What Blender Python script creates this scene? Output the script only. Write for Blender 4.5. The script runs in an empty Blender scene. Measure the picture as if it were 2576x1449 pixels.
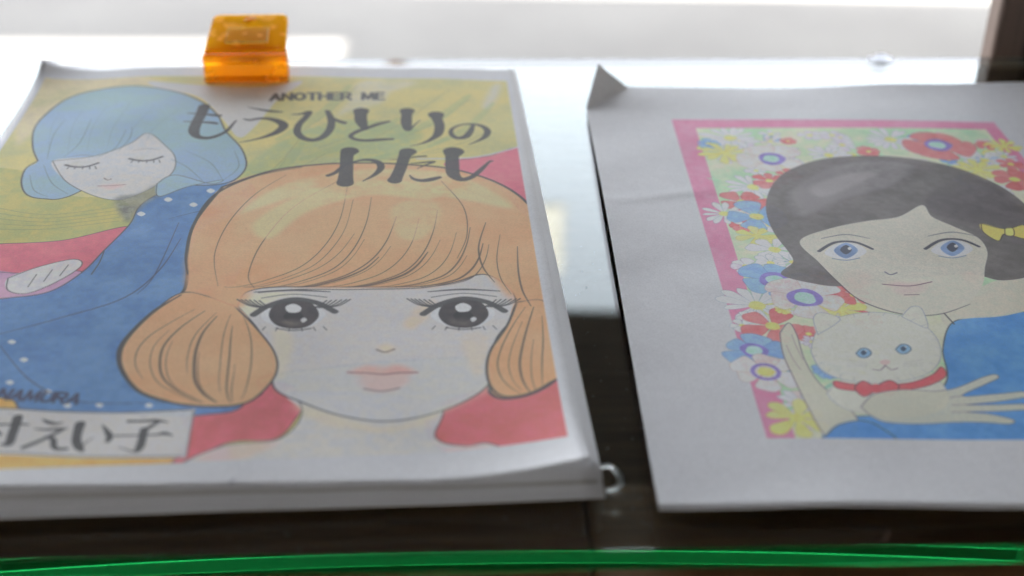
import bpy, bmesh, math, random
import numpy as np
from mathutils import Vector, Matrix
R=math.radians
scene=bpy.context.scene
C=scene.collection

# ------------------------------------------------------------------ camera
FPX,PITCH,YAW,ROLL,CAM_H=(3264.6755804, 0.5322553, 0.0428295, 0.0134451, 0.2216834)
cam_data=bpy.data.cameras.new('camera'); cam=bpy.data.objects.new('camera',cam_data); C.objects.link(cam)
cam_data.sensor_width=36.0; cam_data.lens=FPX/2576*36.0
cam_data.clip_start=.01; cam_data.clip_end=400
fwd=Vector((math.sin(YAW)*math.cos(PITCH),math.cos(YAW)*math.cos(PITCH),-math.sin(PITCH)))
rt=Vector((math.cos(YAW),-math.sin(YAW),0)); up=rt.cross(fwd)
r2=rt*math.cos(ROLL)+up*math.sin(ROLL); u2=-rt*math.sin(ROLL)+up*math.cos(ROLL)
m=Matrix((r2,u2,-fwd)).transposed().to_4x4(); m.translation=(0,0,CAM_H); cam.matrix_world=m
cam_data.dof.use_dof=True; cam_data.dof.focus_distance=.448; cam_data.dof.aperture_fstop=6.6
scene.camera=cam

# ------------------------------------------------------------------ sky and sun
SUN_EL,SUN_AZ=R(42.9),R(248.4)          # azimuth clockwise from +Y: from the left, a little behind the viewer
w=bpy.data.worlds.new('World'); scene.world=w; w.use_nodes=True
nt=w.node_tree; nt.nodes.clear()
sky=nt.nodes.new('ShaderNodeTexSky'); sky.sky_type='NISHITA'; sky.sun_disc=False
sky.sun_elevation=SUN_EL; sky.sun_rotation=SUN_AZ; sky.air_density=1.0; sky.dust_density=2.0; sky.ozone_density=1.0
bg=nt.nodes.new('ShaderNodeBackground'); bg.inputs[1].default_value=.15
out=nt.nodes.new('ShaderNodeOutputWorld'); hz=nt.nodes.new('ShaderNodeHueSaturation'); hz.inputs['Saturation'].default_value=0.25      # thin white overcast
nt.links.new(sky.outputs[0],hz.inputs['Color']); nt.links.new(hz.outputs[0],bg.inputs[0]); nt.links.new(bg.outputs[0],out.inputs[0])
sd=bpy.data.lights.new('sun','SUN'); sd.energy=4.0; sd.angle=R(.5); sd.color=(1,.96,.9)
sun=bpy.data.objects.new('sun',sd); C.objects.link(sun)
SDIR=Vector((math.sin(SUN_AZ)*math.cos(SUN_EL),math.cos(SUN_AZ)*math.cos(SUN_EL),math.sin(SUN_EL)))
sun.rotation_euler=SDIR.to_track_quat('Z','Y').to_euler()
scene.view_settings.view_transform='Standard'; scene.view_settings.look='None'; scene.view_settings.exposure=3.34; scene.view_settings.gamma=1
cy=scene.cycles
cy.max_bounces=80; cy.transmission_bounces=80; cy.glossy_bounces=48; cy.diffuse_bounces=5; cy.volume_bounces=0; cy.transparent_max_bounces=16
cy.sample_clamp_indirect=12; cy.use_denoising=True

# ------------------------------------------------------------------ helpers
def mat(name):
    m=bpy.data.materials.new(name); m.use_nodes=True
    return m,m.node_tree,m.node_tree.nodes['Principled BSDF']
def N(nt,t,**k):
    n=nt.nodes.new(t)
    for a,b in k.items(): setattr(n,a,b)
    return n
def noise(nt,scale,detail=4,vec=None,rough=.55):
    n=N(nt,'ShaderNodeTexNoise'); n.inputs['Scale'].default_value=scale; n.inputs['Detail'].default_value=detail; n.inputs['Roughness'].default_value=rough
    if vec is not None: nt.links.new(vec,n.inputs['Vector'])
    return n
def ramp(nt,src,stops):
    r=N(nt,'ShaderNodeValToRGB'); e=r.color_ramp.elements
    while len(e)<len(stops): e.new(.5)
    for q,(p,c) in zip(e,stops): q.position=p; q.color=(*c,1)
    nt.links.new(src,r.inputs[0]); return r
def coords(nt,scale=(1,1,1)):
    t=N(nt,'ShaderNodeTexCoord'); mp=N(nt,'ShaderNodeMapping'); mp.inputs['Scale'].default_value=scale
    nt.links.new(t.outputs['Object'],mp.inputs['Vector']); return mp.outputs[0]
def bump(nt,src,p,strength,dist):
    b=N(nt,'ShaderNodeBump'); b.inputs['Strength'].default_value=strength; b.inputs['Distance'].default_value=dist
    nt.links.new(src,b.inputs['Height']); nt.links.new(b.outputs[0],p.inputs['Normal'])
def tag(o,label=None,cat=None,group=None,kind=None):
    if label: o['label']=label
    if cat: o['category']=cat
    if group: o['group']=group
    if kind: o['kind']=kind
    return o
def link(name,me,material=None,parent=None,smooth=False):
    if material and not me.materials: me.materials.append(material)
    if smooth: me.polygons.foreach_set('use_smooth',[True]*len(me.polygons))
    o=bpy.data.objects.new(name,me); C.objects.link(o)
    if parent: o.parent=parent
    return o
def from_bm(name,bm,material,parent=None,smooth=False):
    me=bpy.data.meshes.new(name); bm.normal_update(); bm.to_mesh(me); bm.free(); return link(name,me,material,parent,smooth)
def empty(name,loc,rot=(0,0,0)):
    o=bpy.data.objects.new(name,None); o.location=loc; o.rotation_euler=rot; o.empty_display_size=.02; C.objects.link(o); return o
def add_box(bm,lo,hi,bev=0,seg=2):
    g=bmesh.ops.create_cube(bm,size=1)['verts']
    for v in g: v.co=Vector([lo[i]+(hi[i]-lo[i])*(v.co[i]+.5) for i in range(3)])
    if bev:
        es=list({e for v in g for e in v.link_edges})
        bmesh.ops.bevel(bm,geom=es,offset=bev,segments=seg,affect='EDGES',profile=.5)
    return g
def box(name,lo,hi,material,parent=None,bev=0,seg=2):
    bm=bmesh.new(); add_box(bm,lo,hi,bev,seg); return from_bm(name,bm,material,parent)
def prism(name,outline,axis_pts,material,parent=None,bev=0,smooth=False):
    """outline: list of 3D points (one face), axis_pts: extrusion vector"""
    bm=bmesh.new(); vs=[bm.verts.new(p) for p in outline]; f=bm.faces.new(vs)
    r=bmesh.ops.extrude_face_region(bm,geom=[f]); ev=[v for v in r['geom'] if isinstance(v,bmesh.types.BMVert)]
    for v in ev: v.co+=Vector(axis_pts)
    bmesh.ops.recalc_face_normals(bm,faces=bm.faces)
    if bev: bmesh.ops.bevel(bm,geom=list(bm.edges),offset=bev,segments=2,affect='EDGES',profile=.5)
    return from_bm(name,bm,material,parent,smooth)

# ------------------------------------------------------------------ materials
def wood(name,dark,light,axis=(2.2,40,40),rough=.5,spec=.4):
    m,nt,p=mat(name); v=coords(nt,axis)
    a=noise(nt,3.2,6,v,.6); b=noise(nt,14,3,v,.6)
    mx=N(nt,'ShaderNodeMix',data_type='FLOAT'); mx.inputs[0].default_value=.35
    nt.links.new(a.outputs[0],mx.inputs[2]); nt.links.new(b.outputs[0],mx.inputs[3])
    r=ramp(nt,mx.outputs[0],[(.32,dark),(.5,tuple((x+y)/2 for x,y in zip(dark,light))),(.68,light)])
    nt.links.new(r.outputs[0],p.inputs['Base Color']); p.inputs['Roughness'].default_value=rough; p.inputs['Specular IOR Level'].default_value=spec
    bump(nt,mx.outputs[0],p,.35,.001); return m
M_wood=wood("dark_oiled_wood",(.11,.045,.012),(.34,.16,.06))
M_frame=wood('brown_frame_wood',(.14,.10,.086),(.27,.195,.165),(60,60,2.0))
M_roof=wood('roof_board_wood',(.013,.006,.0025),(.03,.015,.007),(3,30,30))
M_inner=wood('case_bottom_wood',(.14,.075,.045),(.32,.185,.11))
m,nt,p=mat('pale_concrete'); v=coords(nt)
a=noise(nt,2.2,6,v,.6); b=noise(nt,160,3,v); r=ramp(nt,a.outputs[0],[(.3,(.124,.119,.111)),(.7,(.152,.147,.136))])
mx=N(nt,'ShaderNodeMix',data_type='RGBA',blend_type='MULTIPLY'); mx.inputs[0].default_value=.25
rr=ramp(nt,b.outputs[0],[(.35,(.7,.7,.7)),(.6,(1,1,1))]); nt.links.new(r.outputs[0],mx.inputs[6]); nt.links.new(rr.outputs[0],mx.inputs[7])
nt.links.new(mx.outputs[2],p.inputs['Base Color']); p.inputs['Roughness'].default_value=.9; bump(nt,b.outputs[0],p,.4,.002); M_ground=m
m,nt,p=mat('plaster_wall'); v=coords(nt); a=noise(nt,3,5,v); r=ramp(nt,a.outputs[0],[(.3,(.58,.55,.51)),(.7,(.66,.63,.58))])
nt.links.new(r.outputs[0],p.inputs['Base Color']); p.inputs['Roughness'].default_value=.85; M_plaster=m
# glass: clear body that absorbs everything but green along a long path
m,nt,p=mat('float_glass'); p.inputs['Base Color'].default_value=(1,1,1,1); p.inputs['Roughness'].default_value=0; p.inputs['IOR'].default_value=1.44; p.inputs['Transmission Weight'].default_value=1
va=N(nt,'ShaderNodeVolumeAbsorption'); va.inputs['Color'].default_value=(.10,.79,.49,1); va.inputs['Density'].default_value=13.0
nt.links.new(va.outputs[0],nt.nodes['Material Output'].inputs['Volume']); M_glass=m
def paper_bump(nt,p):
    v=coords(nt); a=noise(nt,1500,3,v); b=noise(nt,60,3,v); c=noise(nt,9,2,v)
    bm_=N(nt,'ShaderNodeBump'); bm_.inputs['Strength'].default_value=.20; bm_.inputs['Distance'].default_value=.00012; nt.links.new(a.outputs[0],bm_.inputs['Height'])
    b2=N(nt,'ShaderNodeBump'); b2.inputs['Strength'].default_value=.35; b2.inputs['Distance'].default_value=.0007; nt.links.new(b.outputs[0],b2.inputs['Height']); nt.links.new(bm_.outputs[0],b2.inputs['Normal'])
    b3=N(nt,'ShaderNodeBump'); b3.inputs['Strength'].default_value=.5; b3.inputs['Distance'].default_value=.007; nt.links.new(c.outputs[0],b3.inputs['Height']); nt.links.new(b2.outputs[0],b3.inputs['Normal'])
    nt.links.new(b3.outputs[0],p.inputs['Normal'])
    p.inputs['Roughness'].default_value=.62; p.inputs['Specular IOR Level'].default_value=.18; p.inputs['IOR'].default_value=1.45
    return a
m,nt,p=mat('white_copy_paper'); a=paper_bump(nt,p); r=ramp(nt,a.outputs[0],[(.3,(.80,.805,.83)),(.7,(.85,.855,.88))]); nt.links.new(r.outputs[0],p.inputs['Base Color']); M_paper=m
m,nt,p=mat('darker_copy_paper'); a=paper_bump(nt,p); r=ramp(nt,a.outputs[0],[(.3,(.52,.51,.50)),(.7,(.58,.57,.55))]); nt.links.new(r.outputs[0],p.inputs['Base Color']); M_darker=m  # darker paper tone, so some leaves of the pile stand out

# ------------------------------------------------------------------ printed artwork, painted in code from plain shapes
RES=6.0     # print pixels per mm
def smooth_curve(P, closed):
    P=np.asarray(P,float); n=len(P)
    if n<3: return P
    out=[]; m=n if closed else n-1
    for i in range(m):
        if closed: a,b,c,d=P[i-1],P[i],P[(i+1)%n],P[(i+2)%n]
        else: a,b,c,d=P[max(i-1,0)],P[i],P[i+1],P[min(i+2,n-1)]
        k=int(min(14,max(3,np.hypot(*(c-b)[:2])/1.2)))
        for j in range(k):
            t=j/k; out.append(.5*((2*b)+(c-a)*t+(2*a-5*b+4*c-d)*t*t+(3*b-a-3*c+d)*t**3))
    if not closed: out.append(P[-1])
    return np.array(out)
def value_noise(rng,h,w,cell):
    g=rng.random((int(h/cell)+3,int(w/cell)+3)).astype(np.float32)
    y=np.arange(h)/cell; x=np.arange(w)/cell
    yi=y.astype(int); xi=x.astype(int); fy=(y-yi); fx=(x-xi)
    fy=(fy*fy*(3-2*fy))[:,None].astype(np.float32); fx=(fx*fx*(3-2*fx))[None].astype(np.float32)
    a=g[yi][:,xi]; b=g[yi][:,xi+1]; c=g[yi+1][:,xi]; d=g[yi+1][:,xi+1]
    return (a*(1-fx)+b*fx)*(1-fy)+(c*(1-fx)+d*fx)*fy
def poly_cover(P,W,H):
    """anti-aliased coverage of a polygon, P in pixels, returns (x0,y0,cov)"""
    SS=3
    x0=max(int(P[:,0].min())-1,0); x1=min(int(P[:,0].max())+2,W); y0=max(int(P[:,1].min())-1,0); y1=min(int(P[:,1].max())+2,H)
    if x1<=x0 or y1<=y0: return None
    cov=np.zeros((y1-y0,x1-x0+2),np.float32)
    X=P[:,0]; Y=P[:,1]; X2=np.roll(X,-1); Y2=np.roll(Y,-1)
    for r in range((y1-y0)*SS):
        yy=y0+(r+.5)/SS
        hit=((Y<=yy)&(Y2>yy))|((Y2<=yy)&(Y>yy))
        if not hit.any(): continue
        xs=np.sort(X[hit]+(yy-Y[hit])/(Y2[hit]-Y[hit])*(X2[hit]-X[hit]))-x0
        row=cov[r//SS]
        for k in range(0,len(xs)-1,2):
            a=min(max(xs[k],0),x1-x0); b=min(max(xs[k+1],0),x1-x0)
            if b<=a: continue
            ia,ib=int(a),int(b)
            if ia==ib: row[ia]+=b-a
            else:
                row[ia]+=ia+1-a; row[ia+1:ib]+=1; row[ib]+=b-ib
    return x0,y0,np.clip(cov[:,:x1-x0]/SS,0,1)
def stroke_cover(C,W,H):
    """C: x,y,radius in pixels"""
    R=C[:,2].max()+2
    x0=max(int(C[:,0].min()-R),0); x1=min(int(C[:,0].max()+R)+1,W); y0=max(int(C[:,1].min()-R),0); y1=min(int(C[:,1].max()+R)+1,H)
    if x1<=x0 or y1<=y0: return None
    cov=np.zeros((y1-y0,x1-x0),np.float32)
    for i in range(len(C)-1):
        ax,ay,ar=C[i]; bx,by,br=C[i+1]; r=max(ar,br)+1.5
        u0=max(int(min(ax,bx)-r),x0); u1=min(int(max(ax,bx)+r)+2,x1); v0=max(int(min(ay,by)-r),y0); v1=min(int(max(ay,by)+r)+2,y1)
        if u1<=u0 or v1<=v0: continue
        xx=np.arange(u0,u1)[None]+.5; yy=np.arange(v0,v1)[:,None]+.5
        dx,dy=bx-ax,by-ay; L2=dx*dx+dy*dy+1e-9
        t=np.clip(((xx-ax)*dx+(yy-ay)*dy)/L2,0,1)
        d=np.hypot(xx-ax-t*dx,yy-ay-t*dy)
        c=np.clip(ar+(br-ar)*t-d+.5,0,1)
        s=cov[v0-y0:v1-y0,u0-x0:u1-x0]; np.maximum(s,c,out=s)
    return x0,y0,cov
def soften(x0,y0,c,W,H):
    b=int(1.3*RES); c=np.pad(c,2*b)
    for ax in (0,1):
        for _ in (0,1):
            s=np.cumsum(c,axis=ax); z=np.zeros_like(s)
            if ax==0: z[b:-b]=(s[2*b:]-s[:-2*b])/(2*b)
            else: z[:,b:-b]=(s[:,2*b:]-s[:,:-2*b])/(2*b)
            c=z
    x0-=2*b; y0-=2*b
    a=max(0,-x0); d=max(0,-y0); c=c[d:d+min(c.shape[0]-d,H-max(y0,0)),a:a+min(c.shape[1]-a,W-max(x0,0))]
    return max(x0,0),max(y0,0),c
def flower(x,y,r,n,pc,cc,wide,cr,ring,thin):
    # a printed blossom: petals with fine outlines, then its centre
    rr=random.Random(int(x*7+y*13)); a0=rr.uniform(0,6); out=[]
    for i in range(n):
        a=a0+6.2832*i/n+rr.uniform(-.14,.14); q=r*rr.uniform(.85,1.1); wd=q*wide*rr.uniform(.8,1.15); ca,sa=math.cos(a),math.sin(a)
        pts=[(x+ca*q*t-sa*wd*s*.5,y+sa*q*t+ca*wd*s*.5) for t,s in [(.12,.15),(.45,.7),(.8,1),(1,.45),(.97+rr.uniform(-.06,.04),-.3),(.8,-1),(.45,-.7),(.12,-.15)]]
        k=rr.uniform(-9,7); col=tuple(min(255,max(0,v+k)) for v in pc)
        out.append(('f',[v*10 for p in pts for v in p],col,tuple(min(255,v+12) for v in col),0,1.0,1))
        oc=(112,128,150) if thin else tuple(int(v*.7) for v in pc)
        out.append(('l',[p[0]*10 for p in pts],[p[1]*10 for p in pts],[20]*8,oc,.6,1))
        out.append(('l',[(x+ca*q*t)*10 for t in (.25,.6)],[(y+sa*q*t)*10 for t in (.25,.6)],[16]*2,oc,.4,0))
    def disc(rad,col): out.append(('f',[v*10 for t in range(9) for v in (x+rad*rr.uniform(.88,1.1)*math.cos(t*.698),y+rad*rr.uniform(.88,1.1)*math.sin(t*.698))],col,tuple(min(255,v+14) for v in col),0,1.0,1))
    if ring: disc(r*.42,ring); disc(r*.26,(150,190,180))
    else: disc(r*cr,cc)
    return out
def paint(ops,seed):
    ops=[q for o in ops for q in (flower(*o[1:]) if o[0]=='p' else (o,))]
    W,H=int(210*RES),int(297*RES); rng=np.random.default_rng(seed)
    img=np.ones((H,W,3),np.float32)*np.array(PAPER_SRGB,np.float32)
    base=img.copy()
    ns=[value_noise(rng,H,W,c*RES) for c in (2.0,7.0,22.0)]
    fine=value_noise(rng,H,W,.45*RES)
    n=[.6*ns[0]+.4*fine,.35*ns[0]+.5*ns[1]+.15*fine,.15*ns[0]+.35*ns[1]+.5*ns[2]]
    n=[np.clip((q-.5)*2.1+.5,0,1) for q in n]
    clip=None
    for o in ops:
        if o[0]=='r':
            P=np.array(o[1]).reshape(-1,2)*RES; x0,y0,c=poly_cover(P,W,H); clip=np.zeros((H,W),np.float32); clip[y0:y0+c.shape[0],x0:x0+c.shape[1]]=c; continue
        if o[0]=='c':      # trim to the printed area; marks after this lie on the margin
            img=img*clip[...,None]+base*(1-clip[...,None]); clip=None; continue
        if o[0]=='f':
            P=np.array(o[1],float).reshape(-1,2)/10
            if o[6]: P=smooth_curve(P,True)
            r=poly_cover(P*RES,W,H)
            if r is None: continue
            x0,y0,c=r
            if o[5]<.93: x0,y0,c=soften(x0,y0,c,W,H)      # washes bleed at the edge
            h,w=c.shape; k=n[o[4]][y0:y0+h,x0:x0+w,None]
            col=np.array(o[2],np.float32)*(1-k)+np.array(o[3],np.float32)*k
            a=c*o[5]*(.90+.10*fine[y0:y0+h,x0:x0+w])
            if o[5]<.93: a=a*np.clip(.45+1.0*n[2][y0:y0+h,x0:x0+w],0,1)
        else:
            C=np.array([np.array(o[1])/10,np.array(o[2])/10,np.array(o[3])/200]).T
            if o[6]: C=smooth_curve(C,False)
            C=C*RES; C[:,2]=np.maximum(C[:,2],.45)
            r=stroke_cover(C,W,H)
            if r is None: continue
            x0,y0,c=r; h,w=c.shape; col=np.array(o[4],np.float32)
            a=c*o[5]*(.88+.12*fine[y0:y0+h,x0:x0+w])
        a=a[...,None]; s=img[y0:y0+h,x0:x0+w]; s[:]=s*(1-a)+col*a
    if clip is not None: img=img*clip[...,None]+base*(1-clip[...,None])
    img=img*.96+base*.04
    # the photo's print colours relative to its paper white give the reflectance
    lin=lambda v: np.where(v<.04045,v/12.92,((v+.055)/1.055)**2.4)
    out=lin(img/255)/lin(np.array(PAPER_SRGB)/255)*np.array(PAPER_REFL)
    out=np.clip(out,0,.93)*(1+.05*(fine[...,None]-.5)+.03*(ns[0][...,None]-.5))
    return np.clip(out,0,1).astype(np.float32)
PAPER_SRGB=(174,176,186); PAPER_REFL=(.83,.835,.86)

SHEET_ONE=[
('r',[3.5,285,206.2,281.5,205.8,15.6,3,6.8]),
('f',[0,0,2100,0,2100,2970,0,2970],(164,163,118),(182,171,112),2,1.0,0),
('f',[940,1739,1033,1977,1197,2238,1416,2367,1678,2251,1583,2023,1311,1909,1088,1718],(138,156,122),(160,162,108),1,0.85,1),
('f',[-22,2855,405,2863,603,2699,387,2681,189,2584,126,2301,76,2188],(178,168,152),(186,176,150),1,0.9,1),
('f',[505,2780,752,2729,992,2713,1160,2770,1073,2568,1002,2280,949,2183,865,2362,736,2595,552,2700],(174,176,186),(174,176,186),0,0.95,1),
('f',[1419,2786,1664,2783,1552,2663,1511,2547,1380,2449,1333,2397,1375,2577],(180,178,172),(186,180,160),0,0.8,1),
('f',[1998,2760,2038,2776,2007,2600,1958,2488,1944,2544],(182,180,178),(174,176,186),0,0.7,1),
('l',[1404,1305,1197],[2735,2459,2238],[28,28,28],(120,126,96),0.7,1),
('l',[1803,1642,1486],[2698,2409,2171],[28,28,28],(120,126,96),0.7,1),
('l',[1318,1189,1057],[2053,1868,1736],[28,28,28],(120,126,96),0.7,1),
('l',[1427,1276,1126],[2057,1894,1784],[28,28,28],(120,126,96),0.7,1),
('l',[1886,1751,1613],[2592,2360,2193],[28,28,28],(120,126,96),0.7,1),
('l',[1200,1142,1067],[2200,1969,1785],[28,28,28],(120,126,96),0.7,1),
('l',[1614,1447,1278],[2023,1955,1950],[28,28,28],(120,126,96),0.7,1),
('l',[1154,1111,1043],[1975,1827,1730],[28,28,28],(120,126,96),0.7,1),
('l',[1771,1558,1352],[2059,1993,1989],[28,28,28],(120,126,96),0.7,1),
('l',[1955,1817,1676],[2259,2118,2041],[28,28,28],(120,126,96),0.7,1),
('l',[1514,1396,1270],[2370,2198,2081],[28,28,28],(120,126,96),0.7,1),
('l',[1369,1258,1108],[2733,2399,2160],[258,500,258],(134,152,112),0.35,1),
('l',[1580,1414,1215],[2372,2139,1976],[310,600,310],(134,152,112),0.35,1),
('l',[1888,1735,1550],[2637,2359,2172],[258,500,258],(134,152,112),0.35,1),
('l',[1773,1558,1311],[2173,2011,1909],[310,600,310],(134,152,112),0.35,1),
('l',[1205,1151,1054],[2123,1911,1769],[258,500,258],(134,152,112),0.35,1),
('l',[1987,1864,1708],[2555,2283,2097],[206,400,206],(134,152,112),0.35,1),
('f',[4,1898,175,1918,389,1690,583,1646,655,1520,657,1430,505,1348,243,1331,134,1343],(150,153,100),(166,158,98),1,1,1),
('l',[138,354,595],[1620,1536,1582],[22,22,22],(110,116,90),0.75,1),
('l',[150,361,600],[1575,1508,1554],[22,22,22],(110,116,90),0.75,1),
('l',[162,367,605],[1530,1480,1527],[22,22,22],(110,116,90),0.75,1),
('l',[174,374,610],[1487,1453,1499],[22,22,22],(110,116,90),0.75,1),
('l',[186,380,615],[1444,1426,1472],[22,22,22],(110,116,90),0.75,1),
('f',[123,1335,243,1331,454,1340,657,1430,617,1255,555,1115,378,1112,173,1164],(178,86,108),(186,96,114),1,1,1),
('l',[123,243,454,657,617,555,378,173,123],[1335,1331,1340,1430,1255,1115,1112,1164,1335],[35,35,35,35,35,35,35,35,35],(66,66,70),1.0,1),
('f',[173,1164,376,1118,561,1118,496,984,347,939,236,946],(165,128,165),(176,140,172),1,1,1),
('l',[173,376,561,496,347,236,173],[1164,1118,1118,984,939,946,1164],[30,30,30,30,30,30,30],(66,66,70),1.0,1),
('f',[1784,1968,1942,2020,2073,2089,2100,1743,2069,1455,1958,1745,1782,1897],(182,92,116),(190,104,122),1,1,1),
('l',[1784,1942,2073,2100,2069,1958,1782,1784],[1968,2020,2089,1743,1455,1745,1897,1968],[30,30,30,30,30,30,30,30],(66,66,70),1.0,1),
('l',[1660,1879,2075],[1987,2003,2112],[110,110,110],(174,176,186),1.0,1),
('f',[241,506,469,480,583,375,635,336,1047,328,1060,83,320,69],(205,145,85),(200,160,100),1,1,1),
('f',[1006,386,1252,479,1327,382,1312,288,1265,207,1139,190,1010,77,1028,220],(175,88,98),(184,92,110),1,1,1),
('l',[1006,1252,1327,1312,1265,1139,1010,1028,1006],[386,479,382,288,207,190,77,220,386],[30,30,30,30,30,30,30,30,30],(66,66,70),1.0,1),
('f',[1691,339,1883,453,2084,486,2092,69,1799,92,1689,193],(182,92,106),(172,88,92),1,1,1),
('l',[1691,1883,2084,2092,1799,1689,1691],[339,453,486,69,92,193,339],[30,30,30,30,30,30,30],(66,66,70),1.0,1),
('f',[1057,1736,955,1799,821,1767,712,1676,665,1581,655,1445,605,1261,562,1113,482,993,342,959,206,924,131,412,486,418,579,347,829,334,1048,319,1170,400,1052,824,1098,1336],(72,109,166),(86,124,176),1,1,1),
('l',[1057,955,821,712,665,655,605,562,482,342,206,131,486,579,829,1048,1170,1052,1098,1057],[1736,1799,1767,1676,1581,1445,1261,1113,993,959,924,412,418,347,334,319,400,824,1336,1736],[45,45,45,45,45,45,45,45,45,45,45,45,45,45,45,45,45,45,45,45],(66,66,70),1.0,1),
('f',[885,1707,898,1726,917,1707,904,1687],(182,188,204),(182,188,204),0,1.0,1),
('f',[839,1596,852,1614,870,1595,857,1577],(182,188,204),(182,188,204),0,1.0,1),
('f',[743,1637,755,1656,774,1637,761,1618],(182,188,204),(182,188,204),0,1.0,1),
('f',[666,1526,678,1544,697,1525,685,1507],(182,188,204),(182,188,204),0,1.0,1),
('f',[957,1651,970,1670,988,1650,975,1632],(182,188,204),(182,188,204),0,1.0,1),
('f',[481,492,491,503,506,490,497,479],(182,188,204),(182,188,204),0,1.0,1),
('f',[669,373,678,384,693,373,683,361],(182,188,204),(182,188,204),0,1.0,1),
('f',[756,374,765,385,779,373,770,362],(182,188,204),(182,188,204),0,1.0,1),
('f',[892,370,902,381,916,370,906,359],(182,188,204),(182,188,204),0,1.0,1),
('f',[491,607,501,619,517,606,507,594],(182,188,204),(182,188,204),0,1.0,1),
('f',[599,442,608,453,623,441,614,429],(182,188,204),(182,188,204),0,1.0,1),
('f',[431,706,441,718,457,704,448,692],(182,188,204),(182,188,204),0,1.0,1),
('l',[356,555,726,809,847],[731,834,949,1124,1342],[20,42,50,42,20],(60,66,92),1,1),
('l',[765,800,823],[973,1099,1459],[21,40,21],(60,66,92),0.9,1),
('l',[415,555,710,951],[685,492,391,384],[20,42,42,20],(60,66,92),0.9,1),
('l',[784,907,1017],[1489,1555,1571],[15,30,15],(60,66,92),0.9,1),
('l',[596,606,606],[1101,1179,1255],[40,40,40],(66,66,70),1.0,1),
('f',[333,1090,411,1157,517,1204,552,1160,502,1066,421,989,353,1012],(190,190,192),(174,176,186),0,1,1),
('l',[333,411,517,552,502,421,353,333],[1090,1157,1204,1160,1066,989,1012,1090],[35,35,35,35,35,35,35,35],(66,66,70),1.0,1),
('l',[411,419],[1029,1110],[30,30],(66,66,70),1.0,1),
('l',[453,463],[1062,1138],[30,30],(66,66,70),1.0,1),
('l',[496,508],[1095,1167],[30,30],(66,66,70),1.0,1),
('f',[206,2003,153,2141,114,2322,124,2474,177,2638,286,2718,445,2735,617,2667,740,2564,834,2416,892,2242,967,2089,1006,1942,996,1838,951,1772,851,1753,759,1790,545,1844,393,1673,309,1666,240,1706,193,1811,177,1935],(130,158,173),(124,150,186),2,1,1),
('l',[206,153,114,124,177,286,445,617,740,834,892,967,1006,996,951,851,759,545,393,309,240,193,177,206],[2003,2141,2322,2474,2638,2718,2735,2667,2564,2416,2242,2089,1942,1838,1772,1753,1790,1844,1673,1666,1706,1811,1935,2003],[60,60,60,60,60,60,60,60,60,60,60,60,60,60,60,60,60,60,60,60,60,60,60,60],(66,66,70),1.0,1),
('f',[264,1995,421,2022,531,2124,586,2226,678,2098,727,1999,740,1875,699,1757,635,1670,570,1636,476,1682,355,1809],(174,176,186),(180,178,182),0,1,1),
('l',[264,421,531,586,678,727,740,699,635,570,476,355,264],[1995,2022,2124,2226,2098,1999,1875,1757,1670,1636,1682,1809,1995],[30,30,30,30,30,30,30,30,30,30,30,30,30],(66,66,70),1.0,1),
('f',[568,1646,646,1686,704,1767,807,1757,710,1644,663,1550,648,1460],(90,92,98),(120,124,120),0,0.9,1),
('f',[697,1767,751,1841,893,1766,933,1799,810,1740,721,1663],(136,162,174),(130,156,184),1,1,1),
('l',[697,751,893,933,810,721,697],[1767,1841,1766,1799,1740,1663,1767],[30,30,30,30,30,30,30],(66,66,70),1.0,1),
('l',[238,209,220],[2017,2249,2409],[18,35,18],(92,112,126),0.9,1),
('l',[431,484,494],[2010,2090,2268],[18,35,18],(92,112,126),0.9,1),
('l',[503,524,511],[2066,2189,2295],[18,35,18],(92,112,126),0.9,1),
('l',[715,785,861],[1981,1910,1790],[18,35,18],(92,112,126),0.9,1),
('l',[948,980,934],[2052,1908,1789],[18,35,18],(92,112,126),0.9,1),
('l',[299,332,329],[2026,2152,2390],[18,35,18],(92,112,126),0.9,1),
('l',[764,870,933],[2053,1945,1799],[18,35,18],(92,112,126),0.9,1),
('l',[207,255,320],[1879,1744,1681],[18,35,18],(92,112,126),0.9,1),
('l',[238,307,388],[1963,1798,1696],[18,35,18],(92,112,126),0.9,1),
('f',[332,1954,362,1978,399,1977,437,1952,406,1927,367,1928],(168,166,160),(174,176,186),0,0.7,1),
('l',[323,364,409,445],[1951,1928,1927,1955],[120,120,120,120],(78,78,84),1.0,1),
('l',[341,337],[1938,1914],[45,45],(90,90,96),1.0,1),
('l',[366,365],[1935,1911],[45,45],(90,90,96),1.0,1),
('l',[393,396],[1932,1907],[45,45],(90,90,96),1.0,1),
('l',[418,424],[1929,1904],[45,45],(90,90,96),1.0,1),
('l',[439,449],[1927,1902],[45,45],(90,90,96),1.0,1),
('l',[317,365,420],[2020,2036,2018],[21,40,21],(110,110,112),0.8,1),
('f',[566,1991,597,2019,633,2022,670,1999,638,1971,600,1968],(168,166,160),(174,176,186),0,0.7,1),
('l',[557,597,641,678],[1987,1968,1971,2003],[120,120,120,120],(78,78,84),1.0,1),
('l',[574,569],[1976,1951],[45,45],(90,90,96),1.0,1),
('l',[598,597],[1976,1951],[45,45],(90,90,96),1.0,1),
('l',[626,628],[1975,1950],[45,45],(90,90,96),1.0,1),
('l',[650,655],[1975,1950],[45,45],(90,90,96),1.0,1),
('l',[671,679],[1974,1949],[45,45],(90,90,96),1.0,1),
('l',[554,602,656],[2057,2077,2065],[21,40,21],(110,110,112),0.8,1),
('l',[494,510,522],[1820,1802,1811],[50,50,50],(110,98,100),1.0,1),
('f',[490,1753,530,1771,579,1756,541,1728],(196,160,162),(196,160,162),0,0.8,1),
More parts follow.
